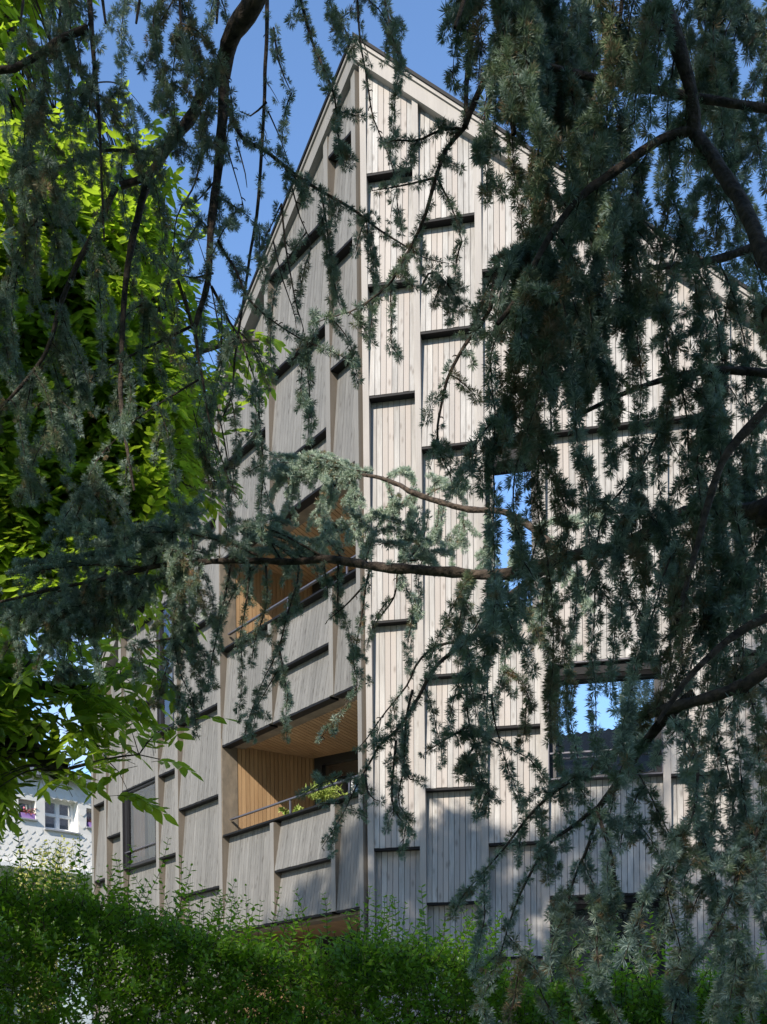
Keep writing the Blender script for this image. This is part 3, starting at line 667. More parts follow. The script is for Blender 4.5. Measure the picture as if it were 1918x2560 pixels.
# level bough across the middle
YL = 4.4
limb('level', [(1760, 1040), (1657, 1090), (1600, 1108), (1479, 1110), (1354, 1176), (1254, 1196), (1179, 1216), (1079, 1241), (979, 1236), (829, 1226), (780, 1218), (700, 1206)], YL-1.2, (.026, .014), Y1=YL, trunk=1.2, f=.42)
limb('level', [(700, 1206), (640, 1213), (500, 1211), (350, 1221), (225, 1251), (125, 1270), (0, 1300)], YL, (.014, .005), f=.7)
for pts in ([(560, 1200), (480, 1170), (380, 1150), (250, 1150), (130, 1128)], [(450, 1215), (380, 1190), (300, 1180), (200, 1180)], [(400, 1240), (300, 1260), (200, 1300), (120, 1320)],
            [(300, 1225), (200, 1220), (100, 1230), (20, 1240)], [(230, 1240), (150, 1310), (80, 1360)], [(640, 1210), (600, 1180), (560, 1160)], [(740, 1210), (720, 1180), (700, 1165)],
            [(200, 1250), (190, 1320), (220, 1360)], [(100, 1270), (60, 1310), (10, 1340)], [(700, 1205), (600, 1150), (540, 1140), (500, 1120)], [(610, 1215), (590, 1180), (575, 1150)],
            [(790, 1218), (800, 1180), (810, 1150)], [(860, 1226), (900, 1190), (920, 1150), (925, 1110)], [(330, 1225), (350, 1180), (380, 1120), (430, 1080)], [(150, 1265), (100, 1300), (130, 1350)]):
    S('level', pts, YL, 1, .005, side=.95, base=.023, up=True, t0=.15, sl=.2)
    S('level', [(a+random.uniform(-25, 25), b+random.uniform(-25, 15)) for a, b in pts], YL+.2, 1, .004, side=.95, base=.023, up=True, t0=.15, sl=.2)
for pts, f in (([(400, 1216), (385, 1300), (378, 1390), (388, 1446), (410, 1496), (435, 1522)], 1), ([(378, 1378), (330, 1386), (280, 1396)], 1),
            ([(500, 1221), (480, 1316), (460, 1406), (455, 1456), (437, 1522)], .95), ([(320, 1231), (305, 1271), (280, 1321), (262, 1368)], 1),
            ([(540, 1226), (530, 1321), (510, 1416)], .95), ([(575, 1216), (575, 1306), (550, 1386), (545, 1436)], 1),
            ([(645, 1211), (645, 1251), (625, 1316), (600, 1406), (565, 1476), (530, 1571)], .95), ([(605, 1406), (615, 1466), (625, 1521)], 1),
            ([(700, 1206), (710, 1290)], 1), ([(730, 1210), (730, 1306), (735, 1351)], 1), ([(802, 1225), (795, 1250), (780, 1331), (765, 1426), (770, 1481), (740, 1531), (690, 1598)], .8),
            ([(795, 1256), (750, 1306), (705, 1341)], .05), ([(860, 1228), (850, 1290), (810, 1350), (790, 1400)], .15), ([(430, 1215), (430, 1280), (420, 1330)], 1), ([(560, 1216), (500, 1290), (480, 1350)], .9)):
    S('level', pts, YL, f, .005, side=.45 if f > .3 else 0, base=.022, t0=.28, sl=.1)
# lower right boughs
YR = 3.7
limb('low', [(1250, 1190), (1150, 1250), (1085, 1298), (1047, 1348), (1010, 1385)], YL-.2, (.012, .009))
S('low', [(1010, 1385), (940, 1440), (900, 1513), (860, 1573), (820, 1610), (797, 1648), (765, 1706), (735, 1766), (695, 1831)], YR+.3, .85, .008, side=.5)
S('low', [(1010, 1385), (945, 1395), (905, 1430), (880, 1480), (830, 1543), (790, 1600), (770, 1620)], YR+.4, .6, .006)
S('low', [(765, 1672), (700, 1691), (648, 1721)], YR+.3, 1, .003, side=.2); S('low', [(740, 1736), (690, 1736)], YR+.3, 1, .003, side=.1)
for pts, f in (([(1010, 1400), (1005, 1480), (1010, 1548), (1022, 1598), (1030, 1623), (1040, 1681), (1078, 1726)], .9), ([(1025, 1583), (1072, 1603), (1142, 1638)], 1), ([(1005, 1573), (960, 1598), (917, 1628)], 1),
            ([(1028, 1606), (993, 1661)], 1), ([(890, 1490), (878, 1556), (872, 1656), (862, 1731), (890, 1776)], .95), ([(855, 1600), (848, 1699), (850, 1749), (865, 1771), (892, 1806)], 1),
            ([(870, 1580), (878, 1674), (920, 1689)], 1), ([(790, 1674), (798, 1719), (823, 1731)], 1), ([(1060, 1500), (1070, 1560), (1100, 1660)], .4)):
    S('low', pts, YR+.2, f, .005, side=.4, sl=.08)
limb('low', [(1720, 1400), (1603, 1480), (1446, 1531), (1410, 1538), (1368, 1564), (1339, 1604), (1321, 1635)], YR-.8, (.018, .009), Y1=YR-.3, trunk=1.)
limb('low', [(1500, 1500), (1436, 1551), (1405, 1588), (1373, 1632), (1345, 1677), (1319, 1713), (1295, 1742)], YR-.6, (.017, .010), Y1=YR-.3)
S('low', [(1330, 1620), (1280, 1660), (1227, 1690), (1175, 1729), (1136, 1773), (1090, 1830), (1040, 1890), (985, 1951)], YR-.3, 1, .008, side=.6, up=False)
S('low', [(1295, 1742), (1250, 1775), (1190, 1820), (1150, 1880), (1110, 1960), (1075, 2080), (1030, 2190)], YR-.4, 1, .007, side=.6)
S('low', [(1295, 1742), (1270, 1830), (1240, 1900), (1215, 2000), (1180, 2100)], YR-.5, .9, .006, side=.6)
S('low', [(1290, 1750), (1320, 1850), (1325, 1930), (1290, 2010), (1300, 2120), (1350, 2230)], YR-.7, .95, .006, side=.7, base=.023)
S('low', [(1450, 1545), (1500, 1620), (1500, 1750), (1440, 1900), (1470, 2050)], YR-.8, .95, .006, side=.7, base=.023)
S('low', [(1657, 1750), (1600, 1880), (1560, 1980), (1500, 2070), (1450, 2130)], YR-.9, .95, .006, side=.8, base=.024)
# big limbs upper right
limb('right', [(1400, -120), (1434, 0), (1464, 100), (1494, 200), (1499, 290)], 3.0, (.020, .018), Y1=3.1)
limb('right', [(1760, 620), (1700, 600), (1655, 560), (1612, 460), (1560, 370), (1499, 285)], 2.7, (.022, .017), Y1=3.1, trunk=.7)
limb('right', [(1499, 280), (1429, 300), (1329, 370), (1254, 425), (1179, 525), (1120, 640), (1075, 700)], 3.1, (.014, .006), f=.1)
limb('right', [(1120, 0), (1075, 110), (1030, 210), (1003, 274)], 3.5, (.012, .009)); limb('right', [(1085, -60), (1090, 100), (1100, 200), (1110, 290)], 3.3, (.013, .008))
limb('right', [(1760, 250), (1500, 210), (1250, 160), (1080, 110)], 3.4, (.014, .008), f=.3)
limb('right', [(1760, 480), (1550, 560), (1400, 580), (1250, 620)], 3.5, (.014, .006), f=.3)
limb('right', [(1760, 820), (1560, 800), (1400, 830), (1240, 900)], 3.5, (.014, .006), f=.3)
limb('right', [(1760, 760), (1640, 900), (1560, 1000), (1500, 1200), (1460, 1350)], 3.0, (.014, .006), f=.3)
limb('right', [(1760, 1300), (1620, 1350), (1500, 1450), (1420, 1560)], 3.0, (.014, .006), f=.3)
for k in range(9): limb('right', [(1000+k*85, -90), (1010+k*84, -30), (1000+k*85+random.randint(-20, 20), 60)], 2.9+.9*random.random(), (.009, .005))
for k in range(6): limb('upper', [(30+k*85, -90), (50+k*84, -20), (40+k*85+random.randint(-20, 20), 50)], 3.6+.6*random.random(), (.007, .004))
# pale bough farther off, sunlight put into its needle tint
YP = 7.6
limb('pale', [(1200, 1180), (1100, 1110), (1000, 1098), (895, 1065), (864, 1048), (823, 1033), (784, 1025)], YP-.6, (.022, .010), Y1=YP)
for pts in ([(784, 1025), (745, 1030), (693, 1027), (640, 1030), (583, 1030)], [(800, 1022), (745, 1012), (693, 1006), (627, 999), (583, 1001)], [(745, 1008), (700, 990), (650, 980)], [(625, 1030), (620, 1072), (614, 1105)],
            [(703, 1030), (700, 1098), (703, 1145)], [(768, 1028), (766, 1098), (771, 1129)], [(895, 1065), (864, 1090), (797, 1116), (758, 1137), (719, 1152), (680, 1168), (640, 1181)], [(784, 1125), (790, 1160), (797, 1202)],
            [(690, 1165), (680, 1190)], [(840, 1040), (850, 1090), (820, 1120)], [(900, 1068), (880, 1130), (870, 1200)], [(950, 1085), (940, 1150), (900, 1200)], [(1000, 1098), (1000, 1160), (960, 1200)], [(1050, 1105), (1060, 1180), (1030, 1240)],
            [(830, 1035), (860, 1020), (890, 1030)], [(920, 1070), (960, 1050), (1000, 1050)], [(1100, 1110), (1120, 1180), (1100, 1250)], [(700, 1005), (650, 1015), (600, 1012)], [(1150, 1150), (1200, 1120), (1250, 1130), (1300, 1110)],
            [(1180, 1160), (1230, 1230), (1270, 1310)], [(1180, 1160), (1190, 1260), (1160, 1330)]):
    S('pale', pts, YP, 1, .006, side=.85, base=.029, t0=-.22, sl=.2)  # tint pushed to the palest end for a sunlit look
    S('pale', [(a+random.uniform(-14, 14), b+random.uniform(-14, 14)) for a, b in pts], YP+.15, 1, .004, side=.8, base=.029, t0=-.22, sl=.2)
# --- hanging fill, guided by how much of the view the tree covers there
starts = []
for g_, P in LOG:
    if g_ == 'pale': continue
    for i in range(0, len(P), 3): starts.append((g_, P[i][:3]))
def grow(g, p0, ln, f=.95, base=.022, record=True):
    STR[0] = random.choice((-.2, -.1, 0, 0, .1, .2, .45)); d = unit(np.array([random.gauss(0, .4), random.gauss(0, .35), -.5])); p = p0.copy(); P = [p.copy()]; low = 0
    sway = random.gauss(0, .02)
    for k in range(int(ln/.016)):
        d = unit(d+np.array([sway*.3, 0, -.11])+rng.normal(size=3)*.065); q = p+d*.016
        s2 = proj(q)
        if s2 is None: break
        if -20 < s2[0] < 1680 and -20 < s2[1] < 2230:
            dn = dens(CED, s2[0], s2[1])
            if dn == 0: break
            if cover(GC, s2[0], s2[1]) > dn/9*.95: low += 1
            if low > 6 and dn < 9: break
        p = q; P.append(p.copy())
    if len(P) < 5: return False
    P = np.array(P); V, Fq = tube(np.vstack([P[::2], P[-1:]]), np.linspace(.0028, .0009, len(P[::2])+1), 4); G[g].w.add(V, Fq)
    dress(g, P, f, base)
    i = 3
    while i < len(P)-3:
        if random.random() < .10:
            t = unit(P[i]-P[i-1]); dd = unit(np.array([random.gauss(0, 1), random.gauss(0, .7), random.gauss(-.2, .5)])+t*.6); q = P[i].copy(); Q = [q.copy()]
            for _ in range(random.randint(3, 9)): dd = unit(dd+np.array([0, 0, -.1])+rng.normal(size=3)*.1); q = q+dd*.015; Q.append(q.copy())
            s2 = proj(Q[-1])
            if s2 and dens(CED, *s2) > 0 and cover(GC, *s2) < dens(CED, *s2)/9*1.05:
                Q = np.array(Q); V, Fq = tube(Q[::2], np.linspace(.0016, .0008, len(Q[::2])), 3); G[g].w.add(V, Fq); dress(g, Q, 1, base, nub=False)
        i += 1
    if record:
        for i in range(2, len(P), 4): starts.append((g, P[i]))
    return True
fail = 0
for it in range(40000):
    if len(G['right'].P)+len(G['low'].P) > 42000: break
    g, p = starts[random.randrange(len(starts))]; s2 = proj(p)
    if s2 is None: continue
    x, y = s2; dn = dens(CED, min(max(x, 0), 1656), max(y+20, 0))
    if y > 2230 or x > 1690 or x < -30: continue
    below = cover(GC, min(max(x, 1), 1650), max(y+40, 1))
    if x < 400 and y < 1110: dn = max(0, dn-2)
    open_ = (400 < x < 1045 and y < 1105) or (420 < x < 1000 and y >= 1105)
    if open_ and (random.random() < .8 or dn < 4): continue
    if dn and below < dn/9*(.5 if open_ else (.962 if dn > 7 else .93)):
        if x < 1000 and y > 1100 and random.random() < .5: continue
        grow(g, p, random.uniform(.12, .55) if x < 1000 else random.uniform(.3, 1.6), base=.0215 if x < 1000 else .0265)
print('cedar rosettes', sum(len(g.P) for g in G.values()), 'cover err', np.mean([abs(min(1, cover(GC, c*64+5, r*64+5))-int(CED[r][c])/9) for r in range(34) for c in range(25)]))

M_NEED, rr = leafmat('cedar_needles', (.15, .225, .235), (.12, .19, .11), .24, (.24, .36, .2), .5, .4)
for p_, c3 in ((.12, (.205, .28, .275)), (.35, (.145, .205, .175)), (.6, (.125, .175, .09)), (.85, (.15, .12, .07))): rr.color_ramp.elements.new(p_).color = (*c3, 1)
rr.color_ramp.elements[0].color = (.42, .50, .40, 1); rr.color_ramp.elements[-1].color = (.22, .135, .07, 1)  # palest end carries the painted sunlight of the pale bough
cedar = empty('weeping_cedar', (TR[0], TR[1], 0), 'large weeping blue cedar whose needle covered branches hang down in front of the timber house', 'tree')
tp = smooth_path([[TR[0], TR[1], -.1, .42], [TR[0]+.05, TR[1], 1, .34], [TR[0]-.05, TR[1]+.1, 3.5, .28], [TR[0]+.1, TR[1]-.1, 6.5, .22], [TR[0], TR[1], 9.5, .14], [TR[0]+.1, TR[1], 12, .05]], .15)
V, Fq = tube([p[:3] for p in tp], [p[3] for p in tp], 14, .12, 3); npmesh('trunk', V, Fq, M_BARK, cedar, smooth=True)
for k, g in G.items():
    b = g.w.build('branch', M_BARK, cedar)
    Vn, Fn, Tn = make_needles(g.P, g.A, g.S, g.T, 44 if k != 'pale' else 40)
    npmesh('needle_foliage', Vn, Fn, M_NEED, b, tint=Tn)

# --- unseen cedar crown above and behind the camera, tufts placed to shade everything near
RG = random.Random(5)
def facade_hit(p):
    """where the shadow of p falls on the two facades: (side, u, z) or None"""
    for s in ('R', 'L'):
        dn = np.dot(-SUN, NV[s]); 
        if dn >= 0: continue
        t = np.dot(C0-p, NV[s])/dn
        if t < 0: continue
        h = p-SUN*t; u = np.dot((h-C0)[:2], DV[s][:2])
        if 0 <= u <= (8 if s == 'R' else 9.3) and 0 < h[2] < roofz(s, u): return s, u, h[2]
    return None
gl_n = NV['R']; gl_p = W('R', 3, -.18, 5.5); eye = np.array([0, 0, EYE])
def in_mirror(p):
    q = p-2*np.dot(p-gl_p, gl_n)*gl_n; d = q-eye
    dn = np.dot(d, gl_n)
    if abs(dn) < 1e-6: return False
    t = np.dot(gl_p-eye, gl_n)/dn
    if not 0 < t < 1: return False
    h = eye+d*t; u = np.dot((h-C0)[:2], DV['R'][:2]); z = h[2]
    return (2.3 < u < 3.25 and 4.9 < z < 6.35) or (2.3 < u < 3.8 and 4.9 < z < 5.35) or (1.6 < u < 2.3 and 7.0 < z < 9.1)
def vnoise(a, b): return math.sin(a*3.1+1.3)*math.cos(b*2.7+.4)+.6*math.sin(a*7.3-b*5.1)+.4*math.cos(a*13.1+b*11.7)
PL = []
for g_, P in LOG:
    if g_ == 'pale': PL += [q[:3] for q in P[::4]]
PL = np.array(PL)
crP, crA, crS, crT = [], [], [], []
def try_tuft(p):
    if np.linalg.norm(p-eye) < 1.6 or not 2.0 < p[2] < 15.5 or p[0] > 5.5 or p[0] < -11: return False
    s2 = proj(p)
    if s2 and -200 < s2[0] < 1860 and s2[1] > -80-520/p[1]: return False
    h = facade_hit(p)
    if h:
        s, u, z = h
        if s == 'R': lim = 4.3+.25*vnoise(u*1.6, z)+(.2 if u < .6 else 0)+(1.0 if u > 2.6 else 0)*min(1, (u-2.4))+(1.8 if u > 3.7 else 0)
        else: lim = 4.75-.62*u+.2*vnoise(u*1.7, z*1.3)
        if z > lim: return False
        if z > lim-1.6 and vnoise(u*2.3+5, z*2.1) > .55: return False
    if in_mirror(p): return False
    t = (5.8-p[1])/(-SUN[1])
    if t > 0:
        q = p-SUN*t
        if -1.6 < q[0] < 2.2 and 1.5 < q[2] < 2.6 and vnoise(q[0]*2.2, q[2]*3) > -.45: return False
    dd = PL-p; t = dd@(-SUN); t = np.where(t > 0, t, 0); dist = np.linalg.norm(dd+SUN*t[:, None], axis=1).min()
    if dist < .5: return False
    # leave the sun on the upper part of the leafy tree
    t = (6.9-p[1])/(-SUN[1])
    if t > 0:
        q = p-SUN*t; s3 = proj(q)
        if s3 and -150 < s3[0] < 440 and -300 < s3[1] < 1180 and vnoise(q[0]*2, q[2]*2) > -.5: return False
    crP.append(p); crA.append([RG.gauss(0, 1), RG.gauss(0, 1), RG.gauss(-.2, .6)]); crS.append(RG.uniform(.08, .14)); crT.append(min(1, max(0, RG.gauss(.35, .15)))); return True
for _ in range(12500):                                              # over the near branches
    tx, ty, Yt = RG.uniform(-80, 1740), RG.uniform(-60, 2250), RG.uniform(2.6, 5.0)
    try_tuft(at(tx, ty, Yt)+SUN*RG.uniform(1.0, 7.5))
for _ in range(7500):
    yy = RG.uniform(850, 1780)
    try_tuft(at(RG.uniform(-80, 420), yy, RG.uniform(4.8, 5.6) if yy > 1350 else RG.uniform(6, 7.5))+SUN*RG.uniform(1.5, 7.5))
for _ in range(46000):                                              # high tufts placed to dapple the foot of the house and the hedge
    if RG.random() < .7:
        s = 'R' if RG.random() < .75 else 'L'; p = W(s, RG.uniform(0, 7.5 if s == 'R' else 3.5), 0, RG.uniform(.0, 6.5)); d = RG.uniform(12.5, 18)
    else: p = np.array([RG.uniform(-2.5, 4), RG.uniform(5, 6.5), RG.uniform(.5, 2.2)]); d = RG.uniform(5, 12)
    if RG.random() < .85 and try_tuft(p+SUN*d): crS[-1] *= 1.5
print('unseen crown tufts', len(crP))
crP = np.array(crP); crS = np.array(crS); crT = np.array(crT); dist_ = np.linalg.norm(crP-eye, axis=1); parts_ = []
for near in (True, False):                                          # every tuft is a short sprig of several rosettes
    m = (dist_ < 5.5) if near else (dist_ >= 5.5); P_, S_, T_ = crP[m], crS[m], crT[m]; k = 8 if near else 4
    ax = unit(rng.normal(size=(len(P_), 3))*[.6, .6, 1]); off_ = (np.arange(k)/(k-1)-.5)[None, :, None]*(S_*2.0)[:, None, None]*ax[:, None]
    Q_ = (P_[:, None]+off_+rng.normal(size=(len(P_), k, 3))*.012).reshape(-1, 3)
    sz = np.full(len(Q_), .027) if near else np.repeat(S_*.5, k)
    parts_.append(make_needles(Q_, rng.normal(size=Q_.shape), sz*rng.uniform(.8, 1.2, len(Q_)), np.repeat(T_, k), 16 if near else 10, 15, 120, .12 if near else .14))
o1 = len(parts_[0][0]); Vn = np.vstack([p[0] for p in parts_]); Fn = np.vstack([parts_[0][1], parts_[1][1]+o1]); Tn = np.concatenate([p[2] for p in parts_])
w_ = Wood()
for k in range(10):                                                 # limbs that carry that unseen crown
    a = RG.uniform(R(100), R(260)); z = 5+k*.8; l = RG.uniform(5, 8.5)
    P = smooth_path([[TR[0], TR[1], z, .09], [TR[0]+math.cos(a)*l*.5, TR[1]+math.sin(a)*l*.5-.5, z+1.2, .05], [TR[0]+math.cos(a)*l, TR[1]+math.sin(a)*l-.8, z+1.0, .015]], .25)
    P = np.array([q for q in P if not ((s9 := proj(q)) and -60 < s9[0] < 1700 and s9[1] > -60)])
    if len(P) > 3: V, Fq = tube([p[:3] for p in P], [p[3] for p in P], 7, .1, k); w_.add(V, Fq)
b = w_.build('branch', M_BARK, cedar); npmesh('needle_foliage', Vn, Fn, M_NEED, b, tint=Tn)  # unseen tufts, placed for the shadows they cast

# ------------------------------------------------------------------ leaves (shared tool)
def leaves(P, A, Nn, Ln, Wd, T, fold=.25):
    """pointed oval leaves: base P, along A, normal N"""
    P = np.asarray(P); A = unit(np.asarray(A)); Nn = np.asarray(Nn); S = unit(np.cross(A, Nn)); Nn = np.cross(S, A); Ln = np.asarray(Ln)[:, None]; Wd = np.asarray(Wd)[:, None]
    f = fold*Wd; b = P; m1 = P+A*Ln*.3-Nn*f*.6; m2 = P+A*Ln*.68-Nn*f*.8-Nn*Ln*.04; tip = P+A*Ln-Nn*Ln*.12
    l1 = P+A*Ln*.28+S*Wd*.48; l2 = P+A*Ln*.62+S*Wd*.42-Nn*Ln*.02; r1 = P+A*Ln*.28-S*Wd*.48; r2 = P+A*Ln*.62-S*Wd*.42-Nn*Ln*.02
    V = np.stack([b, m1, m2, tip, l1, l2, r1, r2], 1).reshape(-1, 3); n = len(P); base = (np.arange(n)*8)[:, None]
    Q = np.array([[0, 1, 4, 4], [1, 2, 5, 4], [2, 3, 5, 5], [0, 6, 1, 1], [6, 7, 2, 1], [7, 3, 2, 2]])
    tri = np.array([[0, 1, 4], [1, 2, 5], [1, 5, 4], [2, 3, 5], [0, 6, 1], [6, 7, 2], [6, 2, 1], [7, 3, 2]])
    Fc = (base[:, None]+tri[None]).reshape(-1, 3); return V, Fc, np.repeat(np.asarray(T), 8)
class Leaf:
    def __init__(s): s.P = []; s.A = []; s.N = []; s.L = []; s.W = []; s.T = []
    def add(s, p, a, n, l, w, t): s.P.append(p); s.A.append(a); s.N.append(n); s.L.append(l); s.W.append(w); s.T.append(t)
    def build(s, name, m, parent, kind=None):
        V, Fc, T = leaves(s.P, s.A, s.N, s.L, s.W, s.T); o = npmesh(name, V, Fc, m, parent, tint=T); return o
# ------------------------------------------------------------------ leafy tree at the left
M_ASH, _ = leafmat('ash_leaf', (.06, .12, .016), (.14, .22, .022), .5, (.44, .64, .04), .4, .45)
tree = empty('leafy_tree', (-4.6, 6.6, 0), 'bright green leafy tree with gnarled limbs and pinnate leaves at the left, behind the cedar', 'tree')
LG = raster(); lf = Leaf(); tw = Wood(); SK = []
def tlimb(P, r0, r1, knob=.3, step=.06, sides=9):
    Q = smooth_path([[*p, 0] for p in P], step); n = len(Q); V, Fq = tube([q[:3] for q in Q], [(r0+(r1-r0)*i/(n-1))*random.uniform(.85, 1.2) for i in range(n)], sides, knob, n)
    lw.add(V, Fq)
    for q in Q[::2]: SK.append(q[:3])
lw = Wood()
tk = smooth_path([[-4.6, 6.6, -.1, .34], [-4.5, 6.6, 1.2, .27], [-4.3, 6.5, 2.6, .24], [-4.1, 6.4, 4.4, .2], [-4.0, 6.6, 6.5, .15], [-3.8, 6.8, 8.5, .09], [-3.7, 7.0, 10.5, .04]], .12)
V, Fq = tube([p[:3] for p in tk], [p[3]*random.uniform(.93, 1.1) for p in tk], 12, .2, 9); npmesh('trunk', V, Fq, M_BARKG, tree, smooth=True)
for p in tk[18:]: SK.append(p[:3])
A5 = lambda x, y, Y=5.3: at(x, y, Y)
tlimb([(-4.3, 6.5, 2.9), A5(-160, 1620, 5.8), A5(-60, 1520), A5(0, 1560), A5(40, 1605), A5(85, 1635), A5(135, 1668)], .10, .045, .45, .03)
tlimb([A5(-40, 1530), A5(10, 1500), A5(48, 1460), A5(58, 1430), A5(40, 1400)], .06, .035, .5, .03)
tlimb([A5(20, 1492), A5(80, 1490), A5(150, 1485), A5(185, 1480)], .05, .02, .4, .03)
tlimb([A5(60, 1620), A5(75, 1590), A5(95, 1580)], .04, .02, .4, .02)
tlimb([(-4.1, 6.4, 4.4), at(-40, 1290, 6.4), at(100, 1275, 6.3), at(220, 1290, 6.2), at(310, 1310, 6.2)], .07, .03, .35)
for pts, Y in (([(-60, 1100), (100, 950), (250, 850), (380, 780), (500, 740), (560, 735)], 6.8), ([(-60, 900), (60, 700), (200, 560), (330, 450)], 7.), ([(-60, 600), (30, 400), (120, 250), (180, 180)], 7.), ([(-60, 1180), (120, 1120), (280, 1080), (400, 1050), (500, 1040)], 6.6), ([(-60, 300), (0, 150), (40, 0)], 7.),
               ([(200, 1480), (260, 1460), (320, 1450)], 5.2), ([(150, 1660), (230, 1640), (300, 1630), (345, 1640)], 5.2), ([(-60, 1000), (150, 850), (300, 700), (390, 620)], 7.2)):
    r = .035 if Y > 6 else .008
    tlimb([at(x, y, Y) for x, y in pts], r, r*.25, .2)
for a, b in (((-60, 1100, 6.8), 4.6), ((-60, 900, 7.), 5.5), ((-60, 600, 7.), 6.6), ((-60, 1180, 6.6), 4.2), ((-60, 300, 7.), 8), ((-60, 1000, 7.2), 5)):
    p = at(*a); tlimb([(-4.1, 6.5, b), p], .06, .035, .2)
SKA = np.array(SK)
MINGREEN = 0
def compound(p, d, nrm, ln, k, big, t):
    """pinnate leaf: drooping midrib with paired leaflets"""
    q = p.copy(); P = [q.copy()]; dd = d.copy(); m = k*2+1; st = ln/(k+1)
    for i in range(k+1):
        dd = unit(dd+np.array([0, 0, -.16])); q = q+dd*st; P.append(q.copy())
        s_ = unit(np.cross(dd, nrm)); 
        if i < k:
            for sg in (1, -1):
                a = unit(dd*.75+s_*sg*.85+np.array([0, 0, -.12])+rng.normal(size=3)*.1); n2 = unit(nrm+rng.normal(size=3)*.25); l = big*random.uniform(.8, 1.1)*(1-.25*abs(i-k*.6)/k)
                lf.add(q, a, n2, l, l*.5, min(1, max(0, t+random.gauss(0, .12)))); s2 = proj(q+a*l*.5)
                if s2: mark(LG, s2[0], s2[1], 9)
        else: lf.add(q, dd, nrm, big, big*.42, t)
    V, Fq = tube(P, np.linspace(.0016, .0007, len(P)), 3); tw.add(V, Fq)
def gdens(x, y): return dens(GRN, x, y) if x < 832 else 0
cnt = 0
for it in range(19000):
    x, y = random.uniform(-420, 600), random.uniform(-300 if random.random() < .3 else -60, 1760); dn = gdens(max(0, x), max(0, y))
    if not dn or (x > -30 and y > -30 and cover(LG, max(1, x), max(1, y)) > dn/9+.02) or (x < -60 and random.random() < .93): continue
    low = y > 1385
    Y = random.uniform(4.9, 5.5) if low else random.uniform(5.8, 8.2)
    p = at(x, y, Y)
    j = np.argmin(np.linalg.norm(SKA-p, axis=1)); s0 = SKA[j]; v = p-s0; dl = np.linalg.norm(v)
    if dl > (.75 if low else 1.6): continue
    if dl > .05:
        mid = s0+v*.5+np.array([0, 0, .12*dl]); Q = smooth_path([[*s0, 0], [*mid, 0], [*p, 0]], .06); V, Fq = tube([q[:3] for q in Q], np.linspace(.006 if dl > .4 else .003, .0015, len(Q)), 4); tw.add(V, Fq)
    out = unit(v+np.array([.15, -.1, .05])+rng.normal(size=3)*.15)
    for c in range(3 if low else 4):
        d = unit(out+rng.normal(size=3)*np.array([.6, .6, .35])); n_ = unit(np.array([random.gauss(0, .3), random.gauss(-.15, .3), 1]))
        compound(p-out*random.uniform(0, .12), d, n_, random.uniform(.16, .26), random.choice((3, 3, 4)), random.uniform(.075, .10), random.random())
    cnt += 1
print('leaf clusters', cnt, len(lf.P))
lb = lw.build('limb', M_BARKG, tree); tw.build('twig', M_BARK, lb); lf.build('leaf_foliage', M_ASH, tree)

# ------------------------------------------------------------------ clipped hedge with fresh shoots
M_HEDGE, _ = leafmat('privet_leaf', (.045, .10, .012), (.13, .26, .02), .42, (.33, .62, .03), .35, .5)
hedge = empty('hedge', (0, 6.0, 0), 'long dense green hedge with loose young shoots on top, along the foot of the picture', 'hedge')
hl = Leaf(); hw = Wood()
HT = [(-200, 1900), (0, 1900), (100, 1925), (200, 1935), (300, 1965), (400, 1990), (500, 2025), (620, 2038), (760, 2032), (880, 2025), (960, 2032), (1020, 2050), (1120, 2110), (1250, 2110), (1400, 2110), (1657, 2105), (1900, 2100)]
def htop(x):
    for (a, b), (c, d) in zip(HT, HT[1:]):
        if a <= x <= c: return b+(d-b)*(x-a)/(c-a)
    return 2100 if x > 0 else 1900
def shoot(p, d, ln, lsz, leafy=1., t=.5, st=.021):
    n = max(3, int(ln/st)); q = p.copy(); P = [q.copy()]; ph = random.random()*6.28
    for i in range(n):
        d = unit(d+rng.normal(size=3)*.05+np.array([0, 0, .03])); q = q+d*st; P.append(q.copy()); ph += math.pi/2+random.gauss(0, .3)
        if random.random() < leafy:
            X = unit(np.cross(d, [.3, .2, .9])); Yv = np.cross(d, X); s_ = X*math.cos(ph)+Yv*math.sin(ph)
            for sg in (1, -1):
                l = lsz*random.uniform(.75, 1.15)*(1-.45*(i/n)**3); a = unit(s_*sg+d*.55); hl.add(q, a, unit(d+s_*sg*-.2+rng.normal(size=3)*.15), l, l*.5, min(1, max(0, t+random.gauss(0, .12)+.3*(i/n))))
    V, Fq = tube(P[::2]+[P[-1]], np.linspace(.0022, .001, len(P[::2])+1), 3); hw.add(V, Fq)
YF, YB = 5.4, 6.4
HX0, HX1 = -3.4, 3.2
for k in range(15000):                                               # body
    Y = random.uniform(YF, YB); X = random.uniform(HX0*Y/5.9-.4, HX1*Y/5.9+.3); xx = (CX+F*X/Y)/K
    zt = at(xx, htop(xx)+12, 5.9)[2]-.0; edge = random.random()
    z = zt-random.random()**1.6*1.15
    d = unit(np.array([random.gauss(0, .8), (Y-5.9)*1.2+random.gauss(0, .5), .6]))
    shoot(np.array([X, Y, z-.1]), d, random.uniform(.07, .16), random.uniform(.034, .046), .97, random.gauss(.45, .2))
for k in range(900):                                                # shoots above the top
    Y = random.uniform(5.35, 6.3); X = random.uniform(HX0, HX1); xx = (CX+F*X/Y)/K; zt = at(xx, htop(xx), 5.9)[2]
    tall = random.random()**4*.34
    shoot(np.array([X, Y, zt-.12]), unit(np.array([random.gauss(.15, .32), random.gauss(0, .25), 1])), .12+tall, random.uniform(.038, .05), .97, random.gauss(.7, .15), .028)
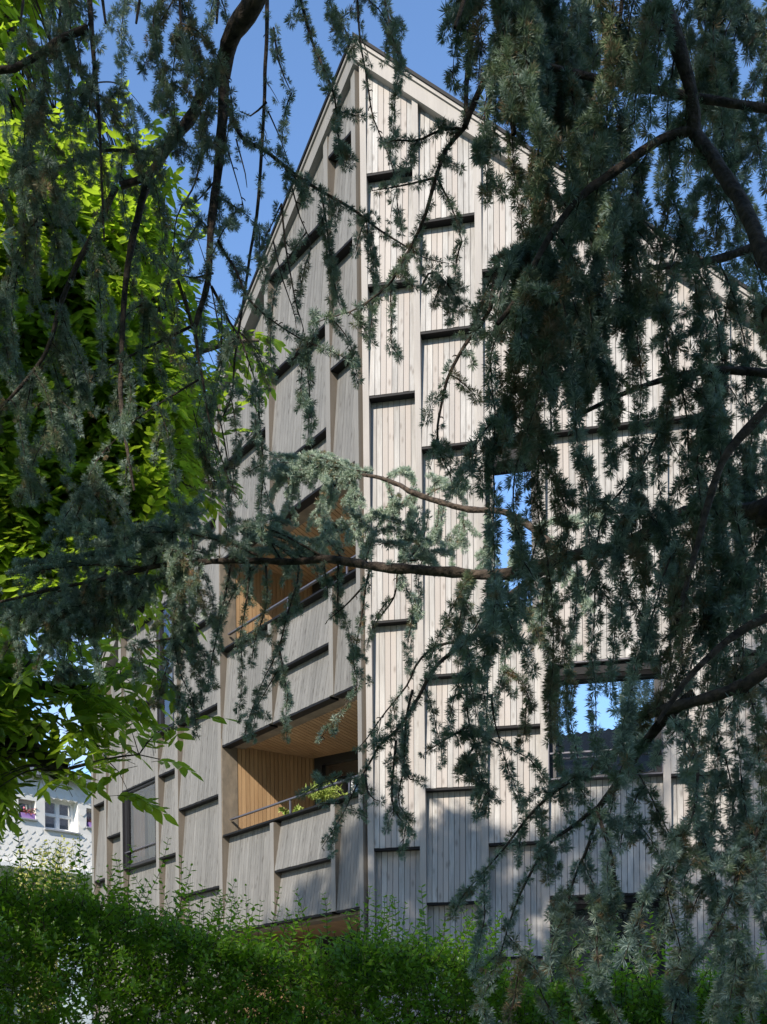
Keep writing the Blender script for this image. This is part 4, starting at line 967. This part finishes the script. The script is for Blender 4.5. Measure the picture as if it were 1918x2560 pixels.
for k in range(900):                                                # lower body down to the ground
    Y = random.uniform(YF+.1, YB); X = random.uniform(HX0-.6, HX1+.6); shoot(np.array([X, Y, random.uniform(.1, 1.25)]), unit(np.array([random.gauss(0, .6), random.gauss(0, .6), .6])), .24, .042, .9, .3)
for k in range(240):                                                # stems
    X = random.uniform(HX0-.4, HX1+.4); Y = random.uniform(5.6, 6.2); P = [np.array([X, Y, -.02])]
    for i in range(9): P.append(P[-1]+np.array([random.gauss(0, .05), random.gauss(0, .05), .2]))
    V, Fq = tube(P, np.linspace(.012, .003, len(P)), 5); hw.add(V, Fq)
print('hedge leaves', len(hl.P))
hl.build('leaf_foliage', M_HEDGE, hedge); hw.build('stem', M_BARK, hedge)

# ------------------------------------------------------------------ small things
M_PLANT, _ = leafmat('bamboo_leaf', (.22, .30, .06), (.42, .50, .14), .35, (.5, .6, .12), .5)
M_POT = flat('terracotta', (.3, .13, .07), .8)
def potplant(name, base, h, rad, n, label, cat, lsz, m=M_PLANT, pr=.12, ph=.2, potm=None, wd=.22):
    e = empty(name, tuple(base), label, cat)
    V = []; Fq = []; prof = [(0, 0), (pr*.7, 0), (pr, ph), (pr*1.08, ph), (pr*1.08, ph+.02), (pr*.9, ph+.02), (pr*.9, ph-.02), (0, ph-.02)]; S_ = 16
    for r, z in prof:
        for k in range(S_): a = 2*math.pi*k/S_; V.append(np.array(base)+[r*math.cos(a), r*math.sin(a), z])
    for i in range(len(prof)-1):
        for k in range(S_): Fq.append((i*S_+k, i*S_+(k+1) % S_, (i+1)*S_+(k+1) % S_, (i+1)*S_+k))
    npmesh('pot', V, Fq, potm or M_POT, e)
    l = Leaf(); w2 = Wood()
    for k in range(n):
        a = random.uniform(0, 6.28); d = unit(np.array([math.cos(a)*.5, math.sin(a)*.5, random.uniform(.7, 1.4)])); p = np.array(base)+[0, 0, ph]; P = [p.copy()]
        for i in range(8):
            d = unit(d+np.array([math.cos(a)*.06, math.sin(a)*.06, -.06])+rng.normal(size=3)*.08); p = p+d*h/7*random.uniform(.7, 1.1); P.append(p.copy())
            if i > 1:
                for _ in range(5): aa = unit(rng.normal(size=3)+d*.6+np.array([0, 0, -.2])); l.add(p, aa, unit(rng.normal(size=3)+np.array([0, 0, 1.])), lsz*random.uniform(.7, 1.2), lsz*wd, random.random())
        V, Fq = tube(P, np.linspace(.004, .0015, len(P)), 4); w2.add(V, Fq)
    l.build('foliage', m, e); w2.build('stem', M_BARK, e); return e
pb = W('L', 1.62, -.48, 4.80)
potplant('potted_plant', pb, .36, .3, 24, 'bushy yellow-green potted bamboo behind the rail of the lower balcony', 'plant', .085)
potplant('potted_plant', W('L', 2.35, -.36, 4.80), .2, .15, 8, 'low round-leaved green potted plant beside the bamboo on the lower balcony', 'plant', .06, pr=.08, ph=.12, wd=.5)
# slatted chair
ch = W('L', .66, -.62, 4.80); chair = empty('balcony_chair', tuple(ch), 'pale slatted folding chair standing on the lower balcony near the house corner', 'chair')
def cbox(name, x0, x1, y0, y1, z0, z1, lean=0):
    mb = MB(); f = lambda x, y, z: ch+DV['L']*x+NV['L']*(y-lean*z)+np.array([0, 0, z])
    mb.hexa([f(x0, y0, z0), f(x1, y0, z0), f(x1, y1, z0), f(x0, y1, z0), f(x0, y0, z1), f(x1, y0, z1), f(x1, y1, z1), f(x0, y1, z1)]); return mb
cm = flat('pale_chair_paint', (.6, .6, .6), .5)
for x in (-.21, .18):
    for y in (-.2, .17): cbox('leg', x, x+.03, y, y+.03, 0, .44).build('leg', cm, chair)
mb = MB()
for k in range(6): f = cbox('', -.2, .2, -.2+k*.067, -.15+k*.067, .445, .465); mb.hexa(f.v)
mb.build('seat', cm, chair)
mb = MB()
for x in (-.21, .18): mb.hexa(cbox('', x, x+.03, -.06, -.035, .47, .92, .15).v)
for k in range(6): mb.hexa(cbox('', -.18, .18, -.055, -.042, .55+k*.06, .59+k*.06, .15).v)
mb.build('backrest', cm, chair)
# flower boxes in the white house's small windows
for i, (a, b, z0, z1) in enumerate(wins):
    if i == 1: continue
    c = WQ(a+.30, -.1, z0+.0); e = empty('flower_box', tuple(c), 'violet flower box with pink blossom in the left small window of the white house' if i == 0 else 'violet flower box with pink blossom in the small window nearest the timber house', 'flower box', 'flower boxes in the white house windows')
    mb = MB(); u = a+.30; mb.hexa([WQ(u-.2, -.16, z0+.002), WQ(u+.2, -.16, z0+.002), WQ(u+.2, -.03, z0+.002), WQ(u-.2, -.03, z0+.002), WQ(u-.23, -.18, z0+.13), WQ(u+.23, -.18, z0+.13), WQ(u+.23, -.01, z0+.13), WQ(u-.23, -.01, z0+.13)]); mb.build('planter', flat('violet_plastic', (.42, .25, .55), .4), e)
    l = Leaf()
    for k in range(160): l.add(WQ(u+random.uniform(-.2, .2), random.uniform(-.17, 0), z0+.12+random.random()**1.5*.14), rng.normal(size=3), unit(rng.normal(size=3)), .06, .04, random.random())
    l.build('blossom', leafmat('geranium', (.05, .12, .03), (.5, .1, .16), .2, (.4, .1, .1))[0], e)
# light shrub before the white house
M_SHR, _ = leafmat('yellowing_leaf', (.20, .25, .05), (.45, .42, .12), .35, (.5, .5, .1), .5)
sp = hit(110, 2250, np.array([0, 17., 0]), np.array([0, 1., 0])); sb = np.array([sp[0], 17., 0]); shrub = empty('garden_shrub', tuple(sb), 'thin yellow-green shrub with wispy upright stems before the white house', 'shrub')
l = Leaf(); w2 = Wood()
for k in range(46):
    x1 = random.uniform(40, 190); top = at(x1/K, random.uniform(2130, 2240)/K if random.random() < .7 else random.uniform(2085, 2140)/K, 17+random.uniform(-.5, .5)); P = smooth_path([[sb[0]+random.gauss(0, .1), 17, 0, 0], [*((sb+top)/2+np.array([random.gauss(0, .1), 0, .2])), 0], [*top, 0]], .06)
    V, Fq = tube([q[:3] for q in P[::2]], np.linspace(.012, .003, len(P[::2])), 4); w2.add(V, Fq)
    for q in P[int(len(P)*.45):]:
        for _ in range(2): l.add(q[:3]+rng.normal(size=3)*.05, unit(rng.normal(size=3)), unit(rng.normal(size=3)+np.array([0, 0, 1])), .055, .03, random.random())
l.build('leaf_foliage', M_SHR, shrub); w2.build('stem', M_BARK, shrub)
